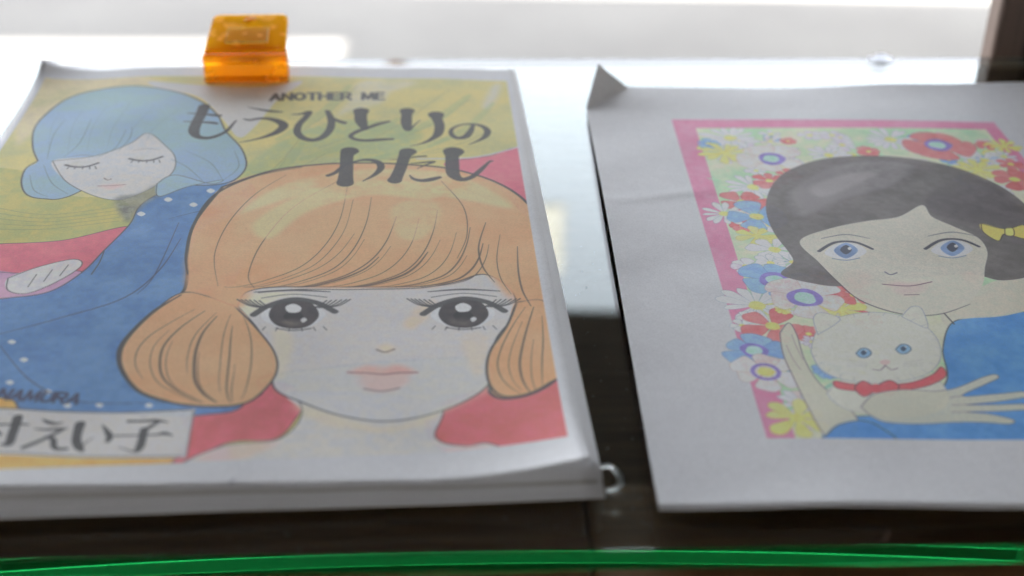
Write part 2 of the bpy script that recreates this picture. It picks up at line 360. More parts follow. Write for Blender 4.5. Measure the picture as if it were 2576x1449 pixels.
('l',[485,533,584],[1754,1754,1762],[35,35,35],(120,96,102),1.0,1),
('f',[1296,430,1331,325,1275,208,1130,178,1034,84,1289,47,1961,12,1855,160,1780,163,1700,210,1697,377],(174,176,186),(180,178,180),0,1,1),
('l',[1296,1331,1275,1130,1034,1289,1961,1855,1780,1700,1697,1296],[430,325,208,178,84,47,12,160,163,210,377,430],[35,35,35,35,35,35,35,35,35,35,35,35],(66,66,70),1.0,1),
('f',[1074,132,1151,182,1276,202,1228,147,1139,105],(198,165,140),(196,160,170),1,0.55,1),
('f',[1726,155,1813,166,1854,134,1757,125],(196,165,172),(196,165,172),0,0.5,1),
('f',[1311,372,1553,262,1696,320,1685,280,1554,233,1377,288],(196,178,158),(186,178,156),1,0.55,1),
('f',[940,1739,1103,1869,1279,1929,1430,1948,1599,1940,1782,1900,1945,1796,2054,1629,2081,1424,2069,575,2076,497,2019,418,1936,377,1863,404,1820,594,1249,519,1207,419,1152,366,1064,361,962,384,865,437,795,548,769,652,787,750,837,876,902,972,907,1072,884,1231,878,1458],(200,140,106),(202,154,122),2,1,1),
('l',[940,1103,1279,1430,1599,1782,1945,2054,2081,2069,2076,2019,1936,1863,1820,1249,1207,1152,1064,962,865,795,769,787,837,902,907,884,878,940],[1739,1869,1929,1948,1940,1900,1796,1629,1424,575,497,418,377,404,594,519,419,366,361,384,437,548,652,750,876,972,1072,1231,1458,1739],[110,110,110,110,110,110,110,110,110,110,110,110,110,110,110,110,110,110,110,110,110,110,110,110,110,110,110,110,110,110],(66,66,70),1.0,1),
('f',[1045,1576,1227,1803,1508,1896,1811,1845,2006,1581,1805,1644,1437,1742,1210,1638,1043,1338],(204,182,142),(196,186,150),2,0.6,1),
('f',[1307,1456,1513,1644,1758,1518,1832,1226,1590,1095,1277,1093],(200,146,116),(200,152,108),2,0.55,1),
('f',[804,652,890,852,1046,871,1125,602,1056,422,921,436],(198,150,124),(198,140,98),2,0.5,1),
('f',[1090,893,1109,978,1207,1010,1411,1013,1604,1013,1760,1036,1873,1090,1942,1023,1970,933,1951,812,1897,699,1868,569,1868,475,1811,393,1696,320,1564,284,1442,312,1327,378,1243,449,1225,601,1168,754],(174,176,186),(176,176,180),0,1,1),
('l',[1090,1109,1207,1411,1604,1760,1873,1942,1970,1951,1897,1868,1868,1811,1696,1564,1442,1327,1243,1225,1168,1090],[893,978,1010,1013,1013,1036,1090,1023,933,812,699,569,475,393,320,284,312,378,449,601,754,893],[55,55,55,55,55,55,55,55,55,55,55,55,55,55,55,55,55,55,55,55,55,55],(66,66,70),1.0,1),
('f',[1103,917,1146,978,1285,979,1213,936,1157,869,1119,822],(196,188,160),(196,188,160),1,0.6,1),
('f',[1617,789,1668,907,1719,930,1692,847,1642,766],(204,172,140),(204,172,140),1,0.6,1),
('f',[1217,754,1280,710,1274,560,1250,499],(196,184,160),(196,184,160),1,0.5,1),
('f',[1788,705,1868,723,1853,549,1822,509],(194,178,160),(194,178,160),1,0.5,1),
('f',[1811,389,1873,475,1852,415,1730,328,1641,294],(186,186,166),(186,186,166),0,0.8,1),
('f',[1080,894,1154,776,1227,633,1242,519,1202,410,1152,366,1064,361,962,384,865,437,795,548,769,652,787,750,837,876,919,984],(200,142,108),(199,150,118),2,1,1),
('l',[1080,1154,1227,1242,1202,1152,1064,962,865,795,769,787,837,919,1080],[894,776,633,519,410,366,361,384,437,548,652,750,876,984,894],[60,60,60,60,60,60,60,60,60,60,60,60,60,60,60],(66,66,70),1.0,1),
('f',[1973,908,1932,766,1875,634,1857,528,1866,434,1902,385,1971,393,2032,438,2076,497,2068,688,2065,904],(200,143,108),(200,150,118),2,1,1),
('l',[1973,1932,1875,1857,1866,1902,1971,2032,2076,2068,2065,1973],[908,766,634,528,434,385,393,438,497,688,904,908],[80,80,80,80,80,80,80,80,80,80,80,80],(66,66,70),1.0,1),
('f',[929,984,1094,881,1148,1028,1283,1012,1462,1008,1668,1013,1799,1053,1861,1117,1905,1063,1972,884,2066,806,2081,1424,1934,1581,1437,1742,1023,1515,894,1342],(200,140,106),(200,150,116),2,0.9,1),
('l',[1134,1284,1463,1668,1799,1854],[978,997,997,1008,1050,1091],[45,45,45,45,45,45],(66,66,70),1.0,1),
('l',[905,881,877,920,1048,1220],[1098,1231,1443,1674,1823,1906],[45,90,116,116,90,45],(66,66,70),1,1),
('l',[903,838,789,773,796,865,962],[967,872,748,648,548,439,385],[54,103,137,150,137,103,54],(66,66,70),1,1),
('l',[1399,1383,1338,1265,1155,1077,1035],[1742,1481,1283,1138,1048,1012,1013],[12,24,32,35,32,24,12],(80,74,70),0.95,1),
('l',[1424,1406,1367,1310,1224,1144,1094],[1636,1425,1272,1152,1069,1021,1010],[9,17,23,25,23,17,9],(80,74,70),0.95,1),
('l',[1438,1393,1331,1245,1172,1126,1099],[1376,1241,1139,1065,1021,1009,1010],[11,21,27,30,27,21,11],(80,74,70),0.95,1),
('l',[1490,1477,1440,1379,1282,1203,1156],[1656,1456,1270,1135,1052,1013,1010],[16,31,41,45,41,31,16],(80,74,70),0.95,1),
('l',[1474,1441,1395,1327,1259,1210,1177],[1335,1220,1129,1066,1026,1012,1010],[9,17,23,25,23,17,9],(80,74,70),0.95,1),
('l',[1583,1551,1501,1428,1337,1276,1238],[1505,1325,1190,1096,1037,1013,1011],[20,38,50,55,50,38,20],(80,74,70),0.95,1),
('l',[1526,1484,1427,1365,1318,1282,1257],[1209,1134,1080,1042,1019,1012,1011],[32,62,82,90,82,62,32],(80,74,70),0.95,1),
('l',[1566,1532,1487,1425,1364,1319,1284],[1287,1192,1118,1067,1032,1015,1012],[9,17,23,25,23,17,9],(80,74,70),0.95,1),
('l',[1664,1639,1596,1533,1447,1382,1340],[1495,1319,1190,1096,1040,1016,1013],[12,24,32,35,32,24,12],(80,74,70),0.95,1),
('l',[1731,1712,1674,1616,1529,1453,1404],[1554,1388,1232,1118,1048,1017,1013],[18,34,46,50,46,34,18],(80,74,70),0.95,1),
('l',[1692,1658,1614,1554,1499,1453,1422],[1245,1160,1096,1052,1024,1015,1013],[36,69,92,100,92,69,36],(80,74,70),0.95,1),
('l',[1736,1709,1674,1627,1566,1512,1468],[1330,1231,1150,1088,1047,1021,1014],[11,21,27,30,27,21,11],(80,74,70),0.95,1),
('l',[1794,1770,1734,1682,1612,1551,1507],[1383,1249,1150,1080,1038,1016,1012],[12,24,32,35,32,24,12],(80,74,70),0.95,1),
('l',[1844,1827,1795,1748,1677,1610,1559],[1422,1298,1178,1092,1044,1019,1012],[21,41,55,60,55,41,21],(80,74,70),0.95,1),
('l',[1825,1799,1764,1715,1663,1615,1579],[1218,1145,1087,1051,1028,1017,1012],[11,21,27,30,27,21,11],(80,74,70),0.95,1),
('l',[1884,1864,1834,1791,1733,1676,1630],[1303,1198,1119,1063,1034,1019,1013],[29,55,73,80,73,55,29],(80,74,70),0.95,1),
('l',[1904,1891,1867,1833,1781,1722,1668],[1297,1211,1127,1066,1035,1019,1013],[14,27,37,40,37,27,14],(80,74,70),0.95,1),
('l',[1901,1868,1875,1909],[1457,1281,1143,1037],[27,56,56,27],(80,74,70),0.95,1),
('l',[1947,1926,1931,1959],[1367,1197,1062,959],[16,33,33,16],(80,74,70),0.95,1),
('l',[2002,1993,1997,2017],[1279,1114,983,882],[27,56,56,27],(80,74,70),0.95,1),
('l',[1166,1064,996,976,1013],[1835,1670,1456,1229,1019],[14,29,35,29,14],(84,76,70),0.9,1),
('l',[1375,1215,1127,1103,1131],[1807,1575,1307,1092,1003],[16,33,40,33,16],(84,76,70),0.9,1),
('l',[1749,1825,1831,1791],[1793,1580,1368,1199],[18,37,37,18],(84,76,70),0.9,1),
('l',[959,907,850,827,823,836,865],[879,817,737,674,616,556,499],[12,24,32,35,32,24,12],(82,74,70),0.95,1),
('l',[898,870,867,881,913,975,1035],[758,682,612,543,478,422,381],[11,21,27,30,27,21,11],(82,74,70),0.95,1),
('l',[992,934,898,898,921,977,1046],[869,779,681,592,505,433,380],[25,48,64,70,64,48,25],(82,74,70),0.95,1),
('l',[918,913,918,934,962,1012,1053],[699,634,572,511,458,412,380],[11,21,27,30,27,21,11],(82,74,70),0.95,1),
('l',[1029,1010,987,976,974,977,986],[857,814,754,697,639,583,529],[11,21,27,30,27,21,11],(82,74,70),0.95,1),
('l',[1033,1004,995,1001,1016,1048,1087],[836,749,657,567,483,419,379],[32,62,82,90,82,62,32],(82,74,70),0.95,1),
('l',[1006,1010,1017,1028,1045,1071,1091],[637,579,524,473,433,400,379],[12,24,32,35,32,24,12],(82,74,70),0.95,1),
('l',[1074,1069,1067,1071,1077,1083,1094],[843,787,713,631,552,480,425],[11,21,27,30,27,21,11],(82,74,70),0.95,1),
('l',[1087,1091,1098,1103,1108,1117,1127],[776,697,608,525,453,405,378],[20,38,50,55,50,38,20],(82,74,70),0.95,1),
('l',[1119,1121,1122,1124,1127,1131,1134],[566,518,474,437,410,390,378],[11,21,27,30,27,21,11],(82,74,70),0.95,1),
('l',[1115,1134,1153,1164,1166,1163,1156],[830,773,691,592,504,432,392],[12,24,32,35,32,24,12],(82,74,70),0.95,1),
('l',[1999,1955,1915,1892,1896,1919,1948],[878,778,667,568,492,434,396],[14,27,37,40,37,27,14],(82,74,70),0.95,1),
('l',[1982,1956,1935,1924,1926,1935,1953],[789,703,623,553,496,451,413],[9,17,23,25,23,17,9],(82,74,70),0.95,1),
('l',[2025,2000,1975,1958,1957,1966,1980],[876,775,663,563,487,430,392],[25,48,64,70,64,48,25],(82,74,70),0.95,1),
('l',[2009,1997,1990,1987,1988,1992,1996],[683,608,543,491,448,413,390],[11,21,27,30,27,21,11],(82,74,70),0.95,1),
('l',[2047,2042,2036,2027,2021,2017,2014],[821,736,659,585,524,474,434],[14,27,37,40,37,27,14],(82,74,70),0.95,1),
('l',[180,181,233],[2478,2333,2047],[11,22,11],(110,132,150),0.8,1),
('l',[272,268,305],[2505,2319,2066],[11,22,11],(110,132,150),0.8,1),
('l',[366,353,377],[2531,2305,2086],[11,22,11],(110,132,150),0.8,1),
('l',[460,438,450],[2560,2293,2107],[11,22,11],(110,132,150),0.8,1),
('l',[567,522,522],[2511,2287,2132],[11,22,11],(110,132,150),0.8,1),
('l',[672,604,594],[2467,2284,2160],[11,22,11],(110,132,150),0.8,1),
('f',[1086,1453,1263,1704,1510,1802,1763,1742,1702,1645,1483,1676,1274,1546,1152,1336],(210,188,150),(206,180,140),2,0.7,1),
('f',[1572,1581,1702,1645,1744,1519,1671,1342,1588,1370],(212,168,132),(210,182,146),1,0.5,1),
('f',[1168,831,1213,907,1287,918,1366,852,1321,773,1237,768],(188,190,197),(174,176,186),0,1,1),
('f',[1192,841,1210,912,1261,930,1317,914,1347,843,1321,780,1274,761,1221,781],(48,46,50),(60,55,58),0,1,1),
('f',[1237,832,1266,870,1300,833,1271,796],(44,43,47),(44,43,47),0,1,1),
('f',[1239,889,1263,908,1289,887,1284,858,1252,856],(192,194,200),(192,194,200),0,1,1),
('f',[1292,814,1303,826,1312,812,1300,796],(180,182,190),(180,182,190),0,1,1),
('f',[1234,800,1270,819,1303,791,1273,775],(108,100,98),(120,110,104),0,0.7,1),
('l',[1145,1189,1261,1337,1395],[841,897,935,914,862],[240,240,240,240,240],(66,66,70),1.0,1),
('l',[1221,1275,1327],[763,752,764],[50,50,50],(66,66,70),1.0,1),
('l',[1188,1180],[772,752],[30,30],(66,66,70),1.0,1),
('l',[1225,1221],[768,749],[30,30],(66,66,70),1.0,1),
('l',[1262,1261],[765,747],[30,30],(66,66,70),1.0,1),
('l',[1298,1302],[767,748],[30,30],(66,66,70),1.0,1),
('l',[1334,1342],[771,752],[30,30],(66,66,70),1.0,1),
('l',[1364,1376],[775,755],[30,30],(66,66,70),1.0,1),
('l',[1162,1122,1084],[883,898,934],[50,50,50],(66,66,70),1.0,1),
('l',[1169,1132,1097],[883,897,932],[50,50,50],(66,66,70),1.0,1),
('l',[1177,1142,1110],[883,897,931],[50,50,50],(66,66,70),1.0,1),
('l',[1184,1152,1123],[883,897,930],[50,50,50],(66,66,70),1.0,1),
('l',[1193,1165,1138],[883,897,928],[50,50,50],(66,66,70),1.0,1),
('l',[1202,1177,1154],[883,897,926],[50,50,50],(66,66,70),1.0,1),
('l',[1325,1347,1366],[885,900,929],[50,50,50],(66,66,70),1.0,1),
('l',[1334,1360,1381],[885,900,930],[50,50,50],(66,66,70),1.0,1),
('l',[1344,1373,1397],[885,900,932],[50,50,50],(66,66,70),1.0,1),
('l',[1353,1386,1413],[886,900,933],[50,50,50],(66,66,70),1.0,1),
('l',[1362,1398,1429],[886,900,935],[50,50,50],(66,66,70),1.0,1),
('l',[1369,1409,1441],[886,900,936],[50,50,50],(66,66,70),1.0,1),
('l',[1160,1258,1366],[941,966,949],[35,35,35],(66,66,70),1.0,1),
('l',[1147,1256,1374],[975,991,983],[46,90,46],(66,66,70),1,1),
('f',[1696,837,1750,912,1827,919,1900,848,1846,770,1759,770],(188,190,197),(174,176,186),0,1,1),
('f',[1721,846,1748,917,1802,932,1857,913,1879,839,1846,777,1796,761,1745,784],(48,46,50),(60,55,58),0,1,1),
('f',[1766,834,1800,871,1831,832,1797,796],(44,43,47),(44,43,47),0,1,1),
('f',[1775,891,1801,910,1826,887,1817,859,1784,857],(192,194,200),(192,194,200),0,1,1),
('f',[1820,813,1833,825,1840,810,1827,794],(180,182,190),(180,182,190),0,1,1),
('f',[1760,802,1798,819,1829,790,1796,775],(108,100,98),(120,110,104),0,0.7,1),
('l',[1673,1725,1802,1878,1930],[847,903,937,912,856],[240,240,240,240,240],(66,66,70),1.0,1),
('l',[1742,1795,1850],[766,752,761],[50,50,50],(66,66,70),1.0,1),
('l',[1710,1699],[777,757],[30,30],(66,66,70),1.0,1),
('l',[1747,1740],[771,752],[30,30],(66,66,70),1.0,1),
('l',[1784,1781],[765,747],[30,30],(66,66,70),1.0,1),
('l',[1821,1823],[765,746],[30,30],(66,66,70),1.0,1),
('l',[1858,1864],[768,748],[30,30],(66,66,70),1.0,1),
('l',[1889,1899],[770,749],[30,30],(66,66,70),1.0,1),
('l',[1695,1656,1622],[889,904,940],[50,50,50],(66,66,70),1.0,1),
('l',[1703,1666,1635],[889,904,939],[50,50,50],(66,66,70),1.0,1),
('l',[1710,1676,1647],[889,904,938],[50,50,50],(66,66,70),1.0,1),
('l',[1718,1687,1660],[889,904,937],[50,50,50],(66,66,70),1.0,1),
('l',[1727,1700,1676],[888,904,935],[50,50,50],(66,66,70),1.0,1),
('l',[1736,1713,1692],[888,903,933],[50,50,50],(66,66,70),1.0,1),
('l',[1862,1886,1908],[883,897,926],[50,50,50],(66,66,70),1.0,1),
('l',[1871,1899,1924],[883,897,927],[50,50,50],(66,66,70),1.0,1),
('l',[1881,1912,1940],[883,896,927],[50,50,50],(66,66,70),1.0,1),
('l',[1890,1925,1957],[882,896,928],[50,50,50],(66,66,70),1.0,1),
('l',[1900,1938,1973],[882,895,929],[50,50,50],(66,66,70),1.0,1),
('l',[1907,1948,1986],[882,895,930],[50,50,50],(66,66,70),1.0,1),
('l',[1700,1803,1910],[948,969,946],[35,35,35],(66,66,70),1.0,1),
('l',[1690,1804,1923],[983,994,980],[46,90,46],(66,66,70),1,1),
('l',[1532,1556,1584],[643,630,647],[70,70,70],(96,88,88),1.0,1),
('f',[1534,660,1563,673,1589,652,1561,630],(204,178,150),(204,178,150),0,0.6,1),
('f',[1456,522,1508,560,1554,550,1597,563,1648,524,1554,504],(192,152,146),(188,144,142),0,0.92,1),
('f',[1482,505,1627,505,1600,445,1550,426,1504,442],(188,162,162),(188,162,162),0,0.92,1),
('l',[1449,1514,1554,1595,1653],[525,519,513,521,524],[60,60,60,60,60],(130,92,98),1.0,1),
('l',[1499,1550,1601],[441,428,445],[50,50,50],(110,92,96),0.9,1),
('f',[212,394,499,368,665,347,828,339,1035,351,1036,238,1041,130,764,136,555,154,245,173],(176,178,184),(174,176,186),0,1,0),
('l',[213,499,666,829,1024],[390,366,345,337,347],[55,55,55,55,55],(86,86,92),1.0,1),
('l',[281,553,762,1031],[186,165,143,139],[45,45,45,45],(86,86,92),1.0,1),
('l',[1031,1036,1040],[345,238,134],[40,40,40],(100,98,104),1.0,1),
('l',[772,770,764,765,786,826,861,894,913,921],[2498,2411,2326,2244,2190,2176,2196,2243,2318,2349],[484,459,459,446,310,248,223,174,112,74],(66,66,70),1.0,1),
('l',[715,760,812,848],[2426,2420,2408,2399],[62,112,186,211],(66,66,70),1.0,1),
('l',[711,766,817,845],[2341,2335,2329,2320],[62,112,198,186],(66,66,70),1.0,1),
('l',[953,1004,1058,1101],[2489,2462,2441,2432],[37,124,186,87],(66,66,70),1.0,1),
('l',[951,976,1014,1059,1102,1119,1099,1059,1013,958],[2364,2352,2368,2361,2328,2286,2231,2188,2158,2133],[87,161,186,273,372,384,335,211,112,31],(66,66,70),1.0,1),
('l',[1143,1180,1212,1202,1179,1179,1205,1244,1281,1305,1310,1300,1287],[2406,2412,2433,2378,2300,2225,2172,2153,2181,2250,2326,2397,2446],[62,161,260,273,285,310,322,310,310,322,310,273,223],(66,66,70),1.0,1),
('l',[1306,1330,1362],[2383,2353,2329],[149,211,248],(66,66,70),1.0,1),
('l',[1427,1426,1431,1448],[2453,2417,2345,2273],[682,533,496,310],(66,66,70),1.0,1),
('l',[1544,1509,1460,1416,1393,1413,1458,1512,1561],[2348,2326,2283,2241,2200,2167,2157,2166,2173],[161,223,236,236,198,211,223,236,161],(66,66,70),1.0,1),
('l',[1620,1618,1617,1623,1645,1674],[2458,2421,2336,2266,2305,2361],[645,459,459,273,99,31],(66,66,70),1.0,1),
('l',[1741,1744,1753,1745,1717,1678,1631],[2417,2377,2307,2224,2170,2131,2105],[694,459,422,372,211,112,31],(66,66,70),1.0,1),
('l',[1891,1879,1857,1823,1801,1803,1842,1891,1930,1949,1936,1906,1866],[2313,2256,2200,2185,2218,2273,2317,2327,2308,2260,2204,2162,2123],[161,260,310,260,211,161,136,174,236,285,236,124,31],(66,66,70),1.0,1),
('l',[1395,1386,1388,1389,1389],[2055,2017,1923,1827,1774],[732,533,521,558,645],(66,66,70),1.0,1),
('l',[1322,1349,1375,1421,1468,1508,1520,1498,1455],[1834,1861,1917,1961,1977,1956,1907,1846,1790],[186,186,149,136,223,285,285,186,50],(66,66,70),1.0,1),
('l',[1623,1611,1597,1581,1574],[2053,2015,1915,1830,1800],[694,496,471,484,558],(66,66,70),1.0,1),
('l',[1552,1602,1650,1692],[1978,1989,2005,2012],[37,74,99,124],(66,66,70),1.0,1),
('l',[1634,1671,1725,1692,1659],[1946,1952,1961,1933,1900],[50,112,136,99,31],(66,66,70),1.0,1),
('l',[1630,1644,1675,1712,1743],[1845,1813,1797,1806,1823],[37,161,248,285,186],(66,66,70),1.0,1),
('l',[1803,1797,1795,1798,1824,1864,1904,1940,1949],[2053,2014,1927,1847,1806,1825,1892,1965,1971],[856,558,546,496,322,248,211,112,136],(66,66,70),1.0,1),
('l',[475,508,553,575,598],[293,290,289,289,286],[89,89,80,98,44],(66,66,70),1.0,1),
('l',[559,562,564,565,543],[319,282,239,202,202],[276,258,258,231,36],(66,66,70),1.0,1),
('l',[519,532],[263,244],[44,116],(66,66,70),1.0,1),
('l',[628,647,667,686],[310,295,289,292],[36,133,107,36],(66,66,70),1.0,1),
('l',[617,647,676,703],[267,262,265,266],[36,89,107,53],(66,66,70),1.0,1),
('l',[691,674,653,629,608],[261,242,221,200,184],[133,125,125,142,151],(66,66,70),1.0,1),
('l',[655,677,684,696,722],[230,219,193,176,176],[62,151,169,142,116],(66,66,70),1.0,1),
('l',[734,735,740,754,766],[285,247,210,180,165],[285,249,249,231,71],(66,66,70),1.0,1),
('l',[758,771,782],[189,210,226],[53,31,18],(66,66,70),1.0,1),
('l',[794,812,824,822],[281,252,228,208],[36,151,196,133],(66,66,70),1.0,1),
('l',[861,902,935,969],[297,297,299,290],[116,98,133,36],(66,66,70),1.0,1),
('l',[943,929,915],[294,277,260],[116,125,133],(66,66,70),1.0,1),
('l',[910,912,911,901,856],[257,214,178,161,182],[231,223,223,80,22],(66,66,70),1.0,1),
('l',[838,898,949,966,990],[232,233,235,240,230],[71,62,80,151,44],(66,66,70),1.0,1),
('l',[397,456],[295,292],[80,80],(66,66,70),1.0,1),
('l',[417,454],[327,189],[205,205],(66,66,70),1.0,1),
('l',[426,423,410],[282,245,215],[125,80,36],(66,66,70),1.0,1),
('l',[434,463,484],[282,244,218],[107,116,89],(66,66,70),1.0,1),
('l',[528,542],[341,337],[27,27],(130,130,136),1.0,1),
('l',[889,904],[315,315],[27,27],(130,130,136),1.0,1),
('l',[1042,1057,1079],[2556,2631,2558],[155,155,155],(74,74,78),1.0,0),
('l',[1049,1071],[2580,2581],[155,155],(74,74,78),1.0,0),
('l',[1092,1088,1129,1125],[2559,2632,2561,2635],[155,155,155,155],(74,74,78),1.0,0),
('l',[1160,1145,1140,1148,1164,1178,1183,1175,1160],[2636,2625,2598,2573,2563,2575,2601,2626,2636],[155,155,155,155,155,155,155,155,155],(74,74,78),1.0,0),
('l',[1194,1231],[2638,2640],[155,155],(74,74,78),1.0,0),
('l',[1213,1217],[2640,2566],[155,155],(74,74,78),1.0,0),
('l',[1248,1244],[2567,2641],[155,155],(74,74,78),1.0,0),
('l',[1285,1281],[2569,2643],[155,155],(74,74,78),1.0,0),
('l',[1246,1283],[2604,2606],[155,155],(74,74,78),1.0,0),
('l',[1325,1294,1298,1329],[2646,2644,2570,2572],[155,155,155,155],(74,74,78),1.0,0),
('l',[1296,1322],[2609,2610],[155,155],(74,74,78),1.0,0),
('l',[1342,1338,1362,1372,1373,1364,1340],[2573,2646,2648,2640,2620,2609,2608],[155,155,155,155,155,155,155],(74,74,78),1.0,0),
('l',[1358,1379],[2609,2575],[155,155],(74,74,78),1.0,0),
('l',[1430,1430,1453,1468,1477],[2578,2652,2586,2654,2580],[155,155,155,155,155],(74,74,78),1.0,0),
('l',[1516,1486,1490,1520],[2656,2655,2581,2583],[155,155,155,155],(74,74,78),1.0,0),
('l',[1488,1514],[2619,2621],[155,155],(74,74,78),1.0,0),
('l',[477,484,505,512],[412,458,408,454],[105,105,105,105],(60,62,84),1.0,0),
('l',[515,536,543],[407,450,403],[105,105,105],(60,62,84),1.0,0),
('l',[523,540],[421,418],[105,105],(60,62,84),1.0,0),
('l',[553,563,572,592,589],[401,446,403,442,396],[105,105,105,105,105],(60,62,84),1.0,0),
('l',[606,601,605,613,622,629,634],[440,408,396,393,394,404,436],[105,105,105,105,105,105,105],(60,62,84),1.0,0),
('l',[637,644,662,669,667,658,640],[389,435,432,426,414,409,411],[105,105,105,105,105,105,105],(60,62,84),1.0,0),
('l',[654,665],[409,385],[105,105],(60,62,84),1.0,0),
('l',[675,696,703],[384,428,380],[105,105,105],(60,62,84),1.0,0),
('l',[683,700],[398,395],[105,105],(60,62,84),1.0,0),
('c',),
('l',[1167,1172,1175],[15,30,43],[40,100,40],(128,128,142),0.7,1)]

